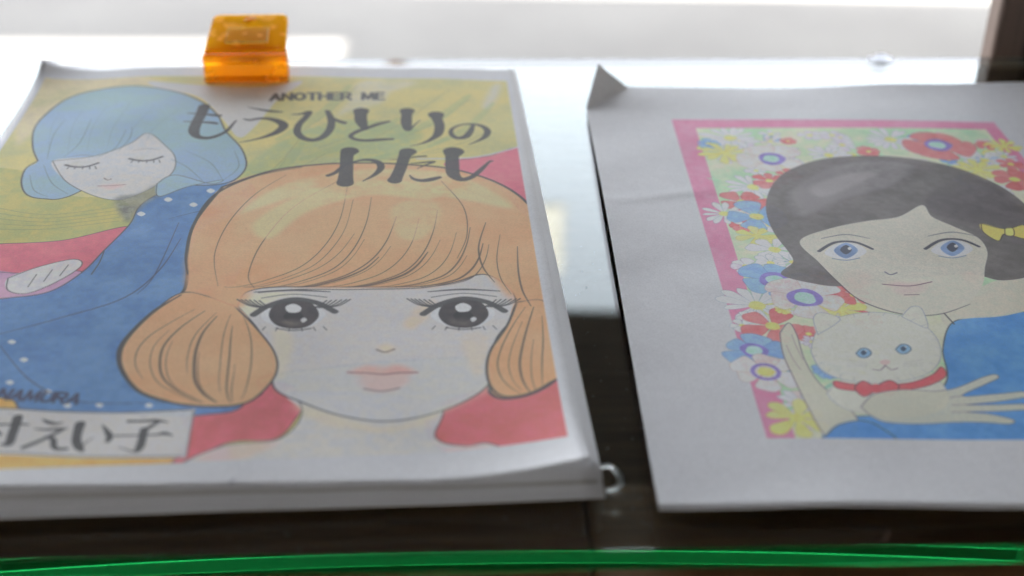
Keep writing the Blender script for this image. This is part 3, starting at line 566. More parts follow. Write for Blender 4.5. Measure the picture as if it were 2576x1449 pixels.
SHEET_TWO=[
('r',[0,31.1,210,31.1,210,297,0,297]),
('f',[361,2596,1752,2567,1744,312,339,310],(186,112,148),(192,124,156),1,1.0,0),
('f',[451,2502,1693,2494,1680,310,418,310],(150,184,158),(196,198,176),2,1.0,0),
('l',[1170,1181,1193],[1905,1868,1831],[40,150,30],(112,160,150),0.75,1),
('l',[1418,1418,1418],[1977,1994,2010],[40,150,30],(130,176,150),0.75,1),
('l',[589,590,590],[1330,1358,1387],[40,150,30],(130,176,150),0.75,1),
('l',[475,468,461],[797,835,872],[40,150,30],(150,186,160),0.75,1),
('l',[642,661,681],[2022,2045,2069],[40,150,30],(130,176,150),0.75,1),
('l',[611,645,679],[2392,2393,2394],[40,150,30],(130,176,150),0.75,1),
('l',[1455,1482,1510],[950,944,938],[40,150,30],(130,176,150),0.75,1),
('l',[667,680,692],[2384,2421,2458],[40,150,30],(150,186,160),0.75,1),
('l',[801,810,819],[1102,1118,1134],[40,150,30],(112,160,150),0.75,1),
('l',[838,813,787],[2065,2049,2033],[40,150,30],(110,150,178),0.75,1),
('l',[535,524,513],[1090,1120,1151],[40,150,30],(130,176,150),0.75,1),
('l',[1009,1045,1082],[1827,1841,1855],[40,150,30],(112,160,150),0.75,1),
('l',[1542,1518,1495],[1095,1111,1127],[40,150,30],(150,186,160),0.75,1),
('l',[877,894,910],[1561,1562,1563],[40,150,30],(130,176,150),0.75,1),
('l',[1171,1187,1202],[2354,2368,2383],[40,150,30],(150,186,160),0.75,1),
('l',[853,819,785],[1089,1083,1077],[40,150,30],(112,160,150),0.75,1),
('l',[1132,1117,1102],[1988,2004,2021],[40,150,30],(150,186,160),0.75,1),
('l',[1538,1522,1505],[532,558,583],[40,150,30],(130,176,150),0.75,1),
('l',[848,826,804],[2290,2283,2277],[40,150,30],(110,150,178),0.75,1),
('l',[809,786,763],[2025,2002,1978],[40,150,30],(110,150,178),0.75,1),
('l',[1596,1634,1672],[681,693,705],[40,150,30],(150,186,160),0.75,1),
('l',[496,484,472],[1903,1920,1938],[40,150,30],(150,186,160),0.75,1),
('l',[626,604,581],[2406,2379,2352],[40,150,30],(110,150,178),0.75,1),
('l',[1416,1412,1408],[616,577,538],[40,150,30],(150,186,160),0.75,1),
('l',[582,603,624],[1257,1286,1315],[40,150,30],(110,150,178),0.75,1),
('l',[621,607,593],[2285,2272,2259],[40,150,30],(150,186,160),0.75,1),
('l',[1555,1545,1536],[1793,1813,1833],[40,150,30],(150,186,160),0.75,1),
('l',[920,892,863],[649,677,704],[40,150,30],(130,176,150),0.75,1),
('l',[1175,1166,1156],[1394,1408,1423],[40,150,30],(110,150,178),0.75,1),
('l',[1047,1031,1014],[1496,1496,1496],[40,150,30],(110,150,178),0.75,1),
('l',[1252,1254,1255],[1741,1717,1693],[40,150,30],(110,150,178),0.75,1),
('l',[1412,1445,1478],[899,895,892],[40,150,30],(110,150,178),0.75,1),
('l',[1201,1229,1258],[1565,1567,1569],[40,150,30],(110,150,178),0.75,1),
('l',[832,825,818],[917,944,971],[40,150,30],(110,150,178),0.75,1),
('l',[857,854,852],[1699,1663,1628],[40,150,30],(110,150,178),0.75,1),
('l',[1511,1529,1547],[704,685,665],[40,150,30],(110,150,178),0.75,1),
('l',[1550,1532,1513],[1433,1430,1426],[40,150,30],(110,150,178),0.75,1),
('l',[1529,1517,1506],[1347,1316,1285],[40,150,30],(150,186,160),0.75,1),
('l',[656,628,601],[1987,1971,1955],[40,150,30],(150,186,160),0.75,1),
('l',[805,820,835],[1507,1491,1475],[40,150,30],(112,160,150),0.75,1),
('l',[683,669,656],[1577,1564,1550],[40,150,30],(130,176,150),0.75,1),
('l',[1179,1159,1138],[428,432,435],[40,150,30],(112,160,150),0.75,1),
('l',[1477,1503,1530],[574,569,564],[40,150,30],(112,160,150),0.75,1),
('l',[934,925,916],[1081,1066,1052],[40,150,30],(130,176,150),0.75,1),
('l',[731,756,781],[2246,2246,2246],[40,150,30],(110,150,178),0.75,1),
('l',[1436,1425,1415],[2168,2141,2115],[40,150,30],(112,160,150),0.75,1),
('l',[1087,1079,1071],[976,1003,1029],[40,150,30],(110,150,178),0.75,1),
('l',[1552,1521,1491],[2067,2084,2101],[40,150,30],(110,150,178),0.75,1),
('l',[993,973,953],[671,689,707],[40,150,30],(130,176,150),0.75,1),
('l',[1564,1541,1519],[1624,1654,1684],[40,150,30],(112,160,150),0.75,1),
('l',[895,920,945],[1028,1014,1000],[40,150,30],(110,150,178),0.75,1),
('l',[1178,1159,1141],[2221,2239,2257],[40,150,30],(130,176,150),0.75,1),
('l',[1022,1016,1010],[1352,1328,1304],[40,150,30],(130,176,150),0.75,1),
('l',[1139,1166,1194],[888,885,883],[40,150,30],(150,186,160),0.75,1),
('l',[482,469,455],[2334,2370,2406],[40,150,30],(130,176,150),0.75,1),
('l',[1004,985,966],[597,579,561],[40,150,30],(110,150,178),0.75,1),
('l',[506,484,463],[628,645,661],[40,150,30],(110,150,178),0.75,1),
('l',[738,764,791],[1341,1347,1353],[40,150,30],(130,176,150),0.75,1),
('l',[1282,1243,1203],[943,944,946],[40,150,30],(112,160,150),0.75,1),
('l',[478,472,465],[606,638,670],[40,150,30],(110,150,178),0.75,1),
('l',[1294,1275,1256],[396,422,448],[40,150,30],(130,176,150),0.75,1),
('l',[502,465,428],[873,883,893],[40,150,30],(130,176,150),0.75,1),
('l',[477,450,424],[1982,1995,2008],[40,150,30],(150,186,160),0.75,1),
('l',[1439,1407,1375],[2115,2120,2124],[40,150,30],(130,176,150),0.75,1),
('l',[1485,1486,1488],[1321,1299,1276],[40,150,30],(112,160,150),0.75,1),
('l',[1252,1244,1236],[1253,1287,1320],[40,150,30],(110,150,178),0.75,1),
('l',[623,597,571],[1349,1341,1332],[40,150,30],(110,150,178),0.75,1),
('l',[1073,1058,1042],[1238,1234,1229],[40,150,30],(130,176,150),0.75,1),
('l',[765,800,836],[520,535,550],[40,150,30],(110,150,178),0.75,1),
('l',[1284,1316,1349],[2405,2405,2405],[40,150,30],(112,160,150),0.75,1),
('l',[601,574,548],[598,574,551],[40,150,30],(112,160,150),0.75,1),
('l',[1272,1262,1252],[624,661,697],[40,150,30],(130,176,150),0.75,1),
('l',[669,674,680],[731,715,700],[40,150,30],(130,176,150),0.75,1),
('l',[510,497,485],[568,580,591],[40,150,30],(112,160,150),0.75,1),
('l',[1111,1086,1062],[590,608,626],[40,150,30],(112,160,150),0.75,1),
('l',[952,930,908],[1004,987,971],[40,150,30],(110,150,178),0.75,1),
('l',[1503,1495,1486],[632,660,688],[40,150,30],(110,150,178),0.75,1),
('l',[1498,1482,1467],[1511,1496,1481],[40,150,30],(130,176,150),0.75,1),
('l',[750,732,713],[1924,1922,1919],[40,150,30],(130,176,150),0.75,1),
('l',[1444,1430,1416],[1297,1308,1320],[40,150,30],(112,160,150),0.75,1),
('l',[1207,1198,1190],[520,505,490],[40,150,30],(112,160,150),0.75,1),
('l',[1037,1017,996],[1297,1314,1331],[40,150,30],(110,150,178),0.75,1),
('l',[583,559,535],[1460,1453,1446],[40,150,30],(130,176,150),0.75,1),
('l',[1537,1547,1556],[1246,1214,1181],[40,150,30],(112,160,150),0.75,1),
('l',[1569,1577,1585],[1743,1727,1710],[40,150,30],(150,186,160),0.75,1),
('l',[864,849,833],[836,862,888],[40,150,30],(110,150,178),0.75,1),
('l',[1367,1364,1360],[1138,1114,1091],[40,150,30],(110,150,178),0.75,1),
('l',[1377,1394,1411],[1254,1232,1210],[40,150,30],(130,176,150),0.75,1),
('l',[1304,1317,1330],[1175,1184,1193],[40,150,30],(130,176,150),0.75,1),
('l',[683,712,742],[1374,1362,1351],[40,150,30],(110,150,178),0.75,1),
('p',51.9,178.9,4.3,6,(186,180,198),(214,180,108),0.8,0.22,None,0),
('p',63.1,236.3,4.9,6,(192,194,197),(214,180,108),0.72,0.22,None,1),
('p',46.5,229.9,3.8,6,(216,196,118),(214,180,108),0.77,0.22,None,0),
('p',71.0,125.7,5.6,10,(186,180,198),(214,180,108),0.65,0.22,None,0),
('p',47.2,103.1,5.4,8,(216,196,118),(214,180,108),0.41,0.22,None,0),
('p',72.7,52.6,6.0,10,(196,180,184),(214,180,108),0.46,0.22,None,0),
('p',72.2,118.3,4.1,5,(192,194,197),(214,180,108),0.59,0.22,None,1),
('p',75.5,49.7,4.1,5,(192,194,197),(214,180,108),0.45,0.22,None,1),
('p',63.1,207.7,4.5,6,(192,194,197),(214,180,108),0.76,0.22,None,1),
('p',60.7,110.7,4.9,8,(216,196,118),(214,180,108),0.8,0.22,None,0),
('p',59.9,39.6,4.0,10,(192,194,197),(214,180,108),0.4,0.22,None,1),
('p',48.5,159.9,4.2,8,(198,106,112),(214,180,108),0.62,0.22,None,0),
('p',68.4,71.9,5.2,8,(192,194,197),(214,180,108),0.54,0.22,None,1),
('p',67.5,98.4,4.0,6,(192,194,197),(214,180,108),0.71,0.22,None,1),
('p',59.5,177.5,5.0,6,(186,180,198),(214,180,108),0.56,0.22,None,0),
('p',81.6,235.9,3.6,8,(198,106,112),(214,180,108),0.6,0.22,None,0),
('p',59.5,85.9,4.0,5,(192,194,197),(214,180,108),0.58,0.22,None,1),
('p',60.7,189.7,5.8,5,(192,194,197),(214,180,108),0.74,0.22,None,1),
('p',69.7,41.3,4.0,5,(192,194,197),(214,180,108),0.75,0.22,None,1),
('p',69.2,64.7,5.5,10,(192,194,197),(214,180,108),0.42,0.22,None,1),
('p',51.0,170.6,4.8,6,(186,180,198),(214,180,108),0.76,0.22,None,0),
('p',59.2,66.3,5.2,10,(114,148,202),(214,180,108),0.59,0.22,None,0),
('p',78.5,134.1,5.0,8,(192,194,197),(214,180,108),0.46,0.22,None,1),
('p',71.9,114.3,6.1,5,(192,194,197),(214,180,108),0.51,0.22,None,1),
('p',57.7,86.5,4.7,10,(198,106,112),(214,180,108),0.7,0.22,None,0),
('p',75.2,63.1,3.8,5,(192,194,197),(214,180,108),0.47,0.22,None,1),
('p',69.1,199.1,5.9,8,(192,194,197),(214,180,108),0.45,0.22,None,1),
('p',65.4,102.1,5.9,6,(216,196,118),(214,180,108),0.47,0.22,None,0),
('p',76.9,76.3,5.0,5,(186,180,198),(214,180,108),0.64,0.22,None,0),
('p',64.2,190.6,5.7,5,(192,194,197),(214,180,108),0.56,0.22,None,1),
('p',77.1,117.6,4.1,6,(198,106,112),(214,180,108),0.5,0.22,None,0),
('p',71.1,99.9,4.2,6,(192,194,197),(214,180,108),0.52,0.22,None,1),
('p',78.4,96.0,5.7,10,(198,106,112),(214,180,108),0.78,0.22,None,0),
('p',49.5,160.2,5.1,8,(198,106,112),(214,180,108),0.79,0.22,None,0),
('p',57.2,180.9,5.6,6,(198,106,112),(214,180,108),0.43,0.22,None,0),
('p',75.3,239.1,3.8,10,(114,148,202),(214,180,108),0.44,0.22,None,0),
('p',48.7,49.4,5.7,10,(196,180,184),(214,180,108),0.6,0.22,None,0),
('p',80.1,176.8,4.8,10,(186,180,198),(214,180,108),0.75,0.22,None,0),
('p',48.5,39.2,4.7,6,(186,180,198),(214,180,108),0.51,0.22,None,0),
('p',67.2,119.0,4.8,6,(216,196,118),(214,180,108),0.56,0.22,None,0),
('p',57.8,81.8,3.8,10,(186,180,198),(214,180,108),0.47,0.22,None,0),
('p',59.4,161.0,5.6,8,(192,194,197),(214,180,108),0.5,0.22,None,1),
('p',79.0,115.1,4.6,5,(198,106,112),(214,180,108),0.46,0.22,None,0),
('p',53.3,217.9,4.0,6,(186,180,198),(214,180,108),0.43,0.22,None,0),
('p',92.1,241.8,5.5,5,(186,180,198),(214,180,108),0.8,0.22,None,0),
('p',77.6,221.9,4.5,6,(186,180,198),(214,180,108),0.5,0.22,None,0),
('p',160.8,217.6,6.1,6,(114,148,202),(214,180,108),0.76,0.22,None,0),
('p',113.7,214.3,4.3,10,(186,180,198),(214,180,108),0.46,0.22,None,0),
('p',101.6,220.7,5.2,8,(216,196,118),(214,180,108),0.67,0.22,None,0),
('p',130.8,229.2,4.1,6,(192,194,197),(214,180,108),0.41,0.22,None,1),
('p',145.9,241.5,4.6,5,(186,180,198),(214,180,108),0.6,0.22,None,0),
('p',64.2,228.7,4.8,5,(186,180,198),(214,180,108),0.78,0.22,None,0),
('p',75.7,242.9,4.8,5,(192,194,197),(214,180,108),0.55,0.22,None,1),
('p',74.3,235.9,4.7,5,(196,180,184),(214,180,108),0.52,0.22,None,0),
('p',104.2,239.4,4.2,10,(192,194,197),(214,180,108),0.75,0.22,None,1),
('p',61.9,227.7,4.7,6,(192,194,197),(214,180,108),0.46,0.22,None,1),
('p',112.7,225.5,5.2,10,(198,106,112),(214,180,108),0.67,0.22,None,0),
('p',131.7,211.0,4.5,8,(192,194,197),(214,180,108),0.66,0.22,None,1),
('p',61.0,236.5,3.8,5,(186,180,198),(214,180,108),0.67,0.22,None,0),
('p',80.1,215.5,4.0,10,(192,194,197),(214,180,108),0.51,0.22,None,1),
('p',143.7,220.6,3.9,8,(192,194,197),(214,180,108),0.62,0.22,None,1),
('p',103.3,231.9,6.1,10,(186,180,198),(214,180,108),0.43,0.22,None,0),
('p',147.7,213.3,5.5,6,(192,194,197),(214,180,108),0.41,0.22,None,1),
('p',99.1,223.7,5.8,5,(196,180,184),(214,180,108),0.76,0.22,None,0),
('p',132.0,213.5,5.3,5,(196,180,184),(214,180,108),0.79,0.22,None,0),
('p',101.4,241.7,5.7,5,(186,180,198),(214,180,108),0.77,0.22,None,0),
('p',78.4,215.3,5.6,6,(192,194,197),(214,180,108),0.47,0.22,None,1),
('p',163.3,224.5,4.1,8,(216,196,118),(214,180,108),0.71,0.22,None,0),
('p',138.4,239.4,6.0,6,(114,148,202),(214,180,108),0.56,0.22,None,0),
('p',78.9,226.1,5.9,6,(196,180,184),(214,180,108),0.8,0.22,None,0),
('p',163.7,235.9,3.7,6,(196,180,184),(214,180,108),0.7,0.22,None,0),
('p',145.5,197.9,5.9,8,(114,148,202),(214,180,108),0.45,0.22,None,0),
('p',146.2,188.2,4.8,10,(186,180,198),(214,180,108),0.7,0.22,None,0),
('p',156.9,172.8,5.8,6,(216,196,118),(214,180,108),0.6,0.22,None,0),
('p',146.9,198.4,4.1,8,(216,196,118),(214,180,108),0.63,0.22,None,0),
('p',160.9,216.3,4.2,6,(186,180,198),(214,180,108),0.55,0.22,None,0),
('p',150.2,150.3,5.9,8,(186,180,198),(214,180,108),0.63,0.22,None,0),
('p',165.9,167.7,5.9,10,(192,194,197),(214,180,108),0.67,0.22,None,1),
('p',140.7,232.5,4.9,10,(192,194,197),(214,180,108),0.54,0.22,None,1),
('p',154.6,190.3,5.4,8,(186,180,198),(214,180,108),0.7,0.22,None,0),
('p',149.7,172.5,4.8,5,(196,180,184),(214,180,108),0.77,0.22,None,0),
('p',145.2,226.3,3.8,8,(196,180,184),(214,180,108),0.5,0.22,None,0),
('p',143.4,217.7,3.9,8,(114,148,202),(214,180,108),0.66,0.22,None,0),
('p',153.4,162.1,5.5,6,(196,180,184),(214,180,108),0.41,0.22,None,0),
('p',163.4,232.9,4.6,6,(198,106,112),(214,180,108),0.74,0.22,None,0),
('p',147.4,173.6,4.7,5,(196,180,184),(214,180,108),0.7,0.22,None,0),
('p',58.0,239.6,12,14,(192,194,197),(214,180,108),0.26,0.22,None,1),
('p',48.1,234.1,5,6,(114,148,202),(214,180,108),0.8,0.22,None,0),
('p',53.3,225.0,10,10,(216,196,118),(214,180,108),0.32,0.22,None,0),
('p',95.4,221.9,9,12,(192,194,197),(214,180,108),0.28,0.22,None,1),
('p',125.1,237.6,11,14,(192,194,197),(214,180,108),0.25,0.22,None,1),
('p',158.2,218.0,9,12,(192,194,197),(214,180,108),0.26,0.22,None,1),
('p',170.9,231.9,7,9,(216,196,118),(214,180,108),0.35,0.22,None,0),
('p',167.3,221.6,6,8,(192,194,197),(214,180,108),0.4,0.22,None,1),
('p',152.3,208.8,10,10,(216,196,118),(214,180,108),0.35,0.22,None,0),
('p',151.6,224.8,6,6,(192,194,197),(214,180,108),0.6,0.22,None,1),
('p',164.2,200.1,10,6,(198,106,112),(214,180,108),0.8,0.22,None,0),
('p',167.6,214.3,6,6,(198,106,112),(214,180,108),0.7,0.22,None,0),
('p',59.1,192.8,11,13,(192,194,197),(214,180,108),0.27,0.22,None,1),
('p',66.6,198.4,7,7,(198,106,112),(214,180,108),0.55,0.22,None,0),
('p',75.2,203.3,6,7,(198,106,112),(214,180,108),0.6,0.22,None,0),
('p',52.4,179.8,9,5,(198,106,112),(214,180,108),0.85,0.22,None,0),
('p',44.4,169.9,9,11,(192,194,197),(214,180,108),0.28,0.22,None,1),
('p',56.1,167.9,12,5,(114,148,202),(214,180,108),0.95,0.22,None,0),
('p',53.3,152.6,8,7,(216,196,118),(214,180,108),0.5,0.22,None,0),
('p',57.8,142.3,10,7,(192,194,197),(214,180,108),0.55,0.22,None,1),
('p',45.3,130.0,5.5,6,(186,180,198),(214,180,108),0.75,0.22,None,0),
('p',54.5,132.7,6,7,(192,194,197),(214,180,108),0.6,0.22,None,1),
('p',62.4,133.4,6,9,(192,194,197),(214,180,108),0.3,0.22,None,1),
('p',44.3,103.6,13,13,(192,194,197),(214,180,108),0.3,0.22,None,1),
('p',71.8,102.3,9,7,(216,196,118),(214,180,108),0.5,0.22,None,0),
('p',69.4,117.4,8,6,(198,106,112),(214,180,108),0.8,0.22,None,0),
('p',78.2,111.3,6,5,(198,106,112),(214,180,108),0.8,0.22,None,0),
('p',40.8,95.4,5,7,(192,194,197),(214,180,108),0.6,0.22,None,1),
('p',37.4,91.1,4.5,6,(192,194,197),(214,180,108),0.7,0.22,None,1),
('p',47.1,90.9,11,5,(198,106,112),(214,180,108),0.8,0.22,None,0),
('p',52.3,101.2,3,8,(216,196,118),(214,180,108),0.6,0.22,None,0),
('p',47.3,47.7,8,10,(192,194,197),(214,180,108),0.3,0.22,None,1),
('p',44.3,40.8,10,7,(216,196,118),(214,180,108),0.5,0.22,None,0),
('p',96.3,353.1,4,5,(114,148,202),(214,180,108),0.8,0.22,None,0),
('p',71.3,218.8,13,5,(196,180,184),(214,180,108),0.95,0.22,(112,102,172),0),
('p',143.3,232.4,14,5,(198,106,112),(214,180,108),0.95,0.22,(112,102,172),0),
('p',53.8,120.7,13,5,(114,148,202),(214,180,108),0.95,0.22,(112,102,172),0),
('p',61.4,109.0,14,5,(196,180,184),(214,180,108),0.95,0.22,(112,102,172),0),
('p',38.5,76.6,10,5,(114,148,202),(214,180,108),0.95,0.22,(112,102,172),0),
('p',39.9,64.7,11,6,(196,180,184),(214,180,108),0.85,0.24,None,0),
('l',[439,431,411,387,367,359,367,387,411,431,439],[647,670,685,685,670,647,623,609,609,623,647],[130,130,130,130,130,130,130,130,130,130,130],(112,102,172),0.9,1),
('f',[1074,1047,1386,1254,1545,1169,1490,965,1258,897,1053,899],(178,178,170),(182,180,172),0,1,1),
('f',[509,296,574,403,671,425,791,438,936,605,981,782,1054,935,1143,977,1267,995,1416,1042,1492,1035,1392,515,1335,277,855,275],(72,124,190),(86,138,200),1,1,1),
('l',[509,574,671,791,936,981,1054,1143,1267,1416,1492,1392,1335,855,509],[296,403,425,438,605,782,935,977,995,1042,1035,515,277,275,296],[35,35,35,35,35,35,35,35,35,35,35,35,35,35,35],(66,66,70),1.0,1),
('f',[1082,1072,1218,1123,1386,1254,1399,1068,1265,990,1141,972,1076,972],(178,178,170),(182,178,170),0,1,1),
('l',[1053,1065],[1002,935],[50,50],(66,66,70),1.0,1),
('f',[566,1247,624,1332,625,1404,602,1537,600,1678,622,1810,677,1958,764,2080,904,2176,1075,2213,1251,2199,1409,2130,1517,2019,1589,1864,1610,1633,1562,1391,1440,1253,1317,1214,1221,1256,1021,1230,774,1172,656,1190],(92,88,92),(104,100,104),1,1,1),
('f',[719,1861,917,2090,1128,2164,1274,2110,1114,1931,918,1829,719,1680],(140,136,144),(122,118,126),2,0.75,1),
('f',[818,1930,968,2036,1138,2080,1012,1958,846,1845],(160,157,164),(150,148,154),2,0.6,1),
('f',[1239,1830,1444,2039,1554,1899,1581,1634,1478,1511,1344,1635,1246,1699],(84,80,86),(92,88,94),1,0.8,1),
('f',[682,1490,817,1590,963,1648,1092,1683,1208,1777,1218,1683,1276,1605,1336,1519,1336,1418,1290,1305,1236,1175,1144,1059,1046,1002,952,991,868,1019,793,1089,753,1198,716,1334],(180,180,174),(183,180,174),0,1,1),
('l',[714,752,793,867,951,1046,1157],[1329,1192,1086,1017,988,999,1059],[20,38,50,55,50,38,20],(84,78,84),1,1),
('f',[780,1253,870,1282,859,1187,798,1159],(192,172,168),(192,172,168),0,0.4,1),
('f',[1194,1257,1265,1283,1204,1163],(194,172,168),(194,172,168),0,0.4,1),
('f',[751,1404,816,1475,877,1476,905,1418,849,1366,787,1364],(184,188,196),(184,188,196),0,1,1),
('f',[789,1422,846,1479,875,1424,818,1365],(122,146,186),(96,118,160),1,1,1),
('f',[812,1428,842,1464,855,1429,825,1394],(66,70,86),(66,70,86),0,1,1),
('f',[842,1440,853,1449,855,1435,844,1426],(200,204,210),(200,204,210),0,1,1),
('l',[734,806,879,929],[1415,1481,1485,1436],[130,130,130,130],(64,66,78),1.0,1),
('l',[770,815,867],[1364,1351,1369],[40,40,40],(98,116,150),1.0,1),
('l',[764,861,940],[1510,1542,1513],[28,55,28],(92,92,104),1,1),
('f',[1137,1426,1207,1496,1267,1496,1291,1436,1232,1385,1170,1385],(184,188,196),(184,188,196),0,1,1),
('f',[1176,1443,1237,1499,1262,1442,1201,1385],(122,146,186),(96,118,160),1,1,1),
('f',[1200,1449,1232,1484,1242,1449,1210,1414],(66,70,86),(66,70,86),0,1,1),
('f',[1230,1460,1242,1469,1243,1454,1231,1446],(200,204,210),(200,204,210),0,1,1),
('l',[1120,1197,1270,1317],[1437,1502,1504,1454],[130,130,130,130],(64,66,78),1.0,1),
('l',[1153,1197,1250],[1385,1371,1388],[40,40,40],(98,116,150),1.0,1),
('l',[1157,1256,1334],[1532,1562,1531],[28,55,28],(92,92,104),1,1),
('l',[931,945,971],[1272,1253,1267],[55,55,55],(92,90,108),1.0,1),
('f',[907,1185,962,1205,997,1194,1069,1208,990,1170],(200,166,168),(200,166,168),0,0.85,1),
('f',[934,1164,1047,1182,990,1123,947,1123],(198,170,170),(198,170,170),0,0.8,1),
('l',[900,965,1007,1074],[1188,1178,1181,1206],[50,50,50,50],(110,86,96),1.0,1),
('l',[955,1005],[1118,1121],[40,40],(110,92,100),1.0,1),
('f',[1384,1629,1460,1585,1538,1615,1506,1511,1444,1548,1402,1494,1370,1561],(216,184,110),(210,176,100),1,1,1),
('l',[1384,1460,1538,1506,1444,1402,1370,1384],[1629,1585,1615,1511,1548,1494,1561,1629],[35,35,35,35,35,35,35,35],(66,66,70),1.0,1),
('f',[1458,1588,1488,1591,1472,1535,1444,1539],(216,188,116),(216,188,116),0,1,1),
('l',[1458,1488,1472,1444,1458],[1588,1591,1535,1539,1588],[30,30,30,30,30],(66,66,70),1.0,1),
('f',[486,868,527,931,538,860,532,715,549,586,593,493,616,390,558,293,507,315,488,451,477,616,472,748],(180,180,171),(176,177,168),0,1,1),
('l',[486,527,538,532,549,593,616,558,507,488,477,472,486],[868,931,860,715,586,493,390,293,315,451,616,748,868],[35,35,35,35,35,35,35,35,35,35,35,35,35],(112,104,112),1.0,1),
('l',[522,522,527],[859,790,715],[30,30,30],(150,140,142),1.0,1),
('l',[492,497,508],[798,715,660],[30,30,30],(150,140,142),1.0,1),
('f',[558,534,624,609,729,644,849,636,921,594,897,480,785,418,639,434,579,473],(184,186,181),(188,188,182),0,1,1),
('l',[558,624,729,849,921,897,785,639,579,558],[534,609,644,636,594,480,418,434,473,534],[20,20,20,20,20,20,20,20,20,20],(134,140,156),1.0,1),
('f',[561,761,601,871,668,950,756,994,844,1004,922,978,969,918,982,833,960,737,903,656,817,610,716,594,624,609,571,661],(184,186,181),(188,189,184),0,1,1),
('l',[561,601,668,756,844,922,969,982,960,903,817,716,624,571,561],[761,871,950,994,1004,978,918,833,737,656,610,594,609,661,761],[25,25,25,25,25,25,25,25,25,25,25,25,25,25,25],(134,140,156),1.0,1),
('f',[606,862,614,963,648,998,700,965,671,921],(184,186,181),(184,186,181),0,1,1),
('l',[606,614,648,700,671,606],[862,963,998,965,921,862],[25,25,25,25,25,25],(134,140,156),1.0,1),
('f',[622,895,631,958,670,950],(200,180,178),(184,186,181),0,0.9,1),
('f',[907,980,956,1041,987,1031,973,913,937,942],(184,186,181),(184,186,181),0,1,1),
('l',[907,956,987,973,937,907],[980,1041,1031,913,942,980],[25,25,25,25,25,25],(134,140,156),1.0,1),
('f',[933,981,960,1021,968,957],(200,180,178),(184,186,181),0,0.9,1),
('l',[964,987],[796,791],[22,22],(134,140,156),0.6,1),
('l',[945,965],[751,742],[22,22],(134,140,156),0.6,1),
('l',[916,933],[710,696],[22,22],(134,140,156),0.6,1),
('l',[880,893],[674,655],[22,22],(134,140,156),0.6,1),
('l',[838,847],[645,623],[22,22],(134,140,156),0.6,1),
('l',[793,798],[625,600],[22,22],(134,140,156),0.6,1),
('l',[747,747],[613,588],[22,22],(134,140,156),0.6,1),
('l',[703,699],[612,587],[22,22],(134,140,156),0.6,1),
('l',[662,654],[621,597],[22,22],(134,140,156),0.6,1),
('l',[627,617],[640,617],[22,22],(134,140,156),0.6,1),
('l',[601,587],[667,648],[22,22],(134,140,156),0.6,1),
('l',[583,568],[702,687],[22,22],(134,140,156),0.6,1),
('l',[576,561],[742,732],[22,22],(134,140,156),0.6,1),
('l',[581,566],[787,782],[22,22],(134,140,156),0.6,1),
('l',[596,583],[832,832],[22,22],(134,140,156),0.6,1),
('l',[623,612],[875,881],[22,22],(134,140,156),0.6,1),
('l',[659,652],[915,926],[22,22],(134,140,156),0.6,1),
('l',[702,699],[948,963],[22,22],(134,140,156),0.6,1),
('l',[750,752],[971,989],[22,22],(134,140,156),0.6,1),
('l',[799,807],[984,1004],[22,22],(134,140,156),0.6,1),
('l',[847,860],[985,1005],[22,22],(134,140,156),0.6,1),
('l',[891,908],[975,993],[22,22],(134,140,156),0.6,1),
('l',[927,948],[953,968],[22,22],(134,140,156),0.6,1),
('l',[953,976],[922,933],[22,22],(134,140,156),0.6,1),
('l',[969,993],[884,890],[22,22],(134,140,156),0.6,1),
('l',[972,996],[841,842],[22,22],(134,140,156),0.6,1),
('f',[701,756,724,784,744,784,750,759,729,734,709,734],(122,158,188),(112,148,182),0,1,1),
('l',[701,724,744,750,729,709,701],[756,784,784,759,734,734,756],[35,35,35,35,35,35,35],(80,94,118),1.0,1),
('f',[717,761,729,775,736,761,721,745],(66,78,100),(66,78,100),0,1,1),
('f',[732,770,738,775,739,768],(196,200,204),(196,200,204),0,1,1),
('f',[832,782,856,810,877,810,882,785,860,760,840,759],(122,158,188),(112,148,182),0,1,1),
('l',[832,856,877,882,860,840,832],[782,810,810,785,760,759,782],[35,35,35,35,35,35,35],(80,94,118),1.0,1),
('f',[849,787,861,801,868,787,853,771],(66,78,100),(66,78,100),0,1,1),
('f',[864,796,870,801,871,794],(196,200,204),(196,200,204),0,1,1),
('f',[761,708,783,724,797,711,775,691],(204,166,168),(204,166,168),0,1,1),
('l',[775,752,731],[691,664,668],[38,38,38],(120,108,118),1.0,1),
('l',[775,787,809],[691,667,676],[38,38,38],(120,108,118),1.0,1),
('l',[722,664],[703,719],[18,18],(146,146,156),0.8,1),
('l',[719,660],[694,701],[18,18],(146,146,156),0.8,1),
('l',[717,656],[686,685],[18,18],(146,146,156),0.8,1),
('l',[836,903],[706,725],[18,18],(146,146,156),0.8,1),
('l',[833,898],[697,707],[18,18],(146,146,156),0.8,1),
('l',[831,893],[689,691],[18,18],(146,146,156),0.8,1),
('f',[596,602,654,586,726,584,826,599,905,643,947,687,945,635,868,579,764,551,657,549,594,564],(198,92,102),(190,84,96),0,1,1),
('l',[596,654,726,826,905,947,945,868,764,657,594,596],[602,586,584,599,643,687,635,579,551,549,564,602],[20,20,20,20,20,20,20,20,20,20,20,20],(66,66,70),1.0,1),
('f',[708,579,683,604,649,565,664,520,705,550],(202,96,106),(188,84,96),0,1,1),
('l',[708,683,649,664,705,708],[579,604,565,520,550,579],[25,25,25,25,25,25],(66,66,70),1.0,1),
('f',[720,580,766,610,786,577,745,526,714,550],(202,96,106),(188,84,96),0,1,1),
('l',[720,766,786,745,714,720],[580,610,577,526,550,580],[25,25,25,25,25,25],(66,66,70),1.0,1),
('f',[706,583,726,584,718,546,696,545],(190,86,98),(190,86,98),0,1,1),
('f',[507,323,556,377,630,398,677,360,691,288,477,281],(72,124,190),(84,134,198),1,1,1),
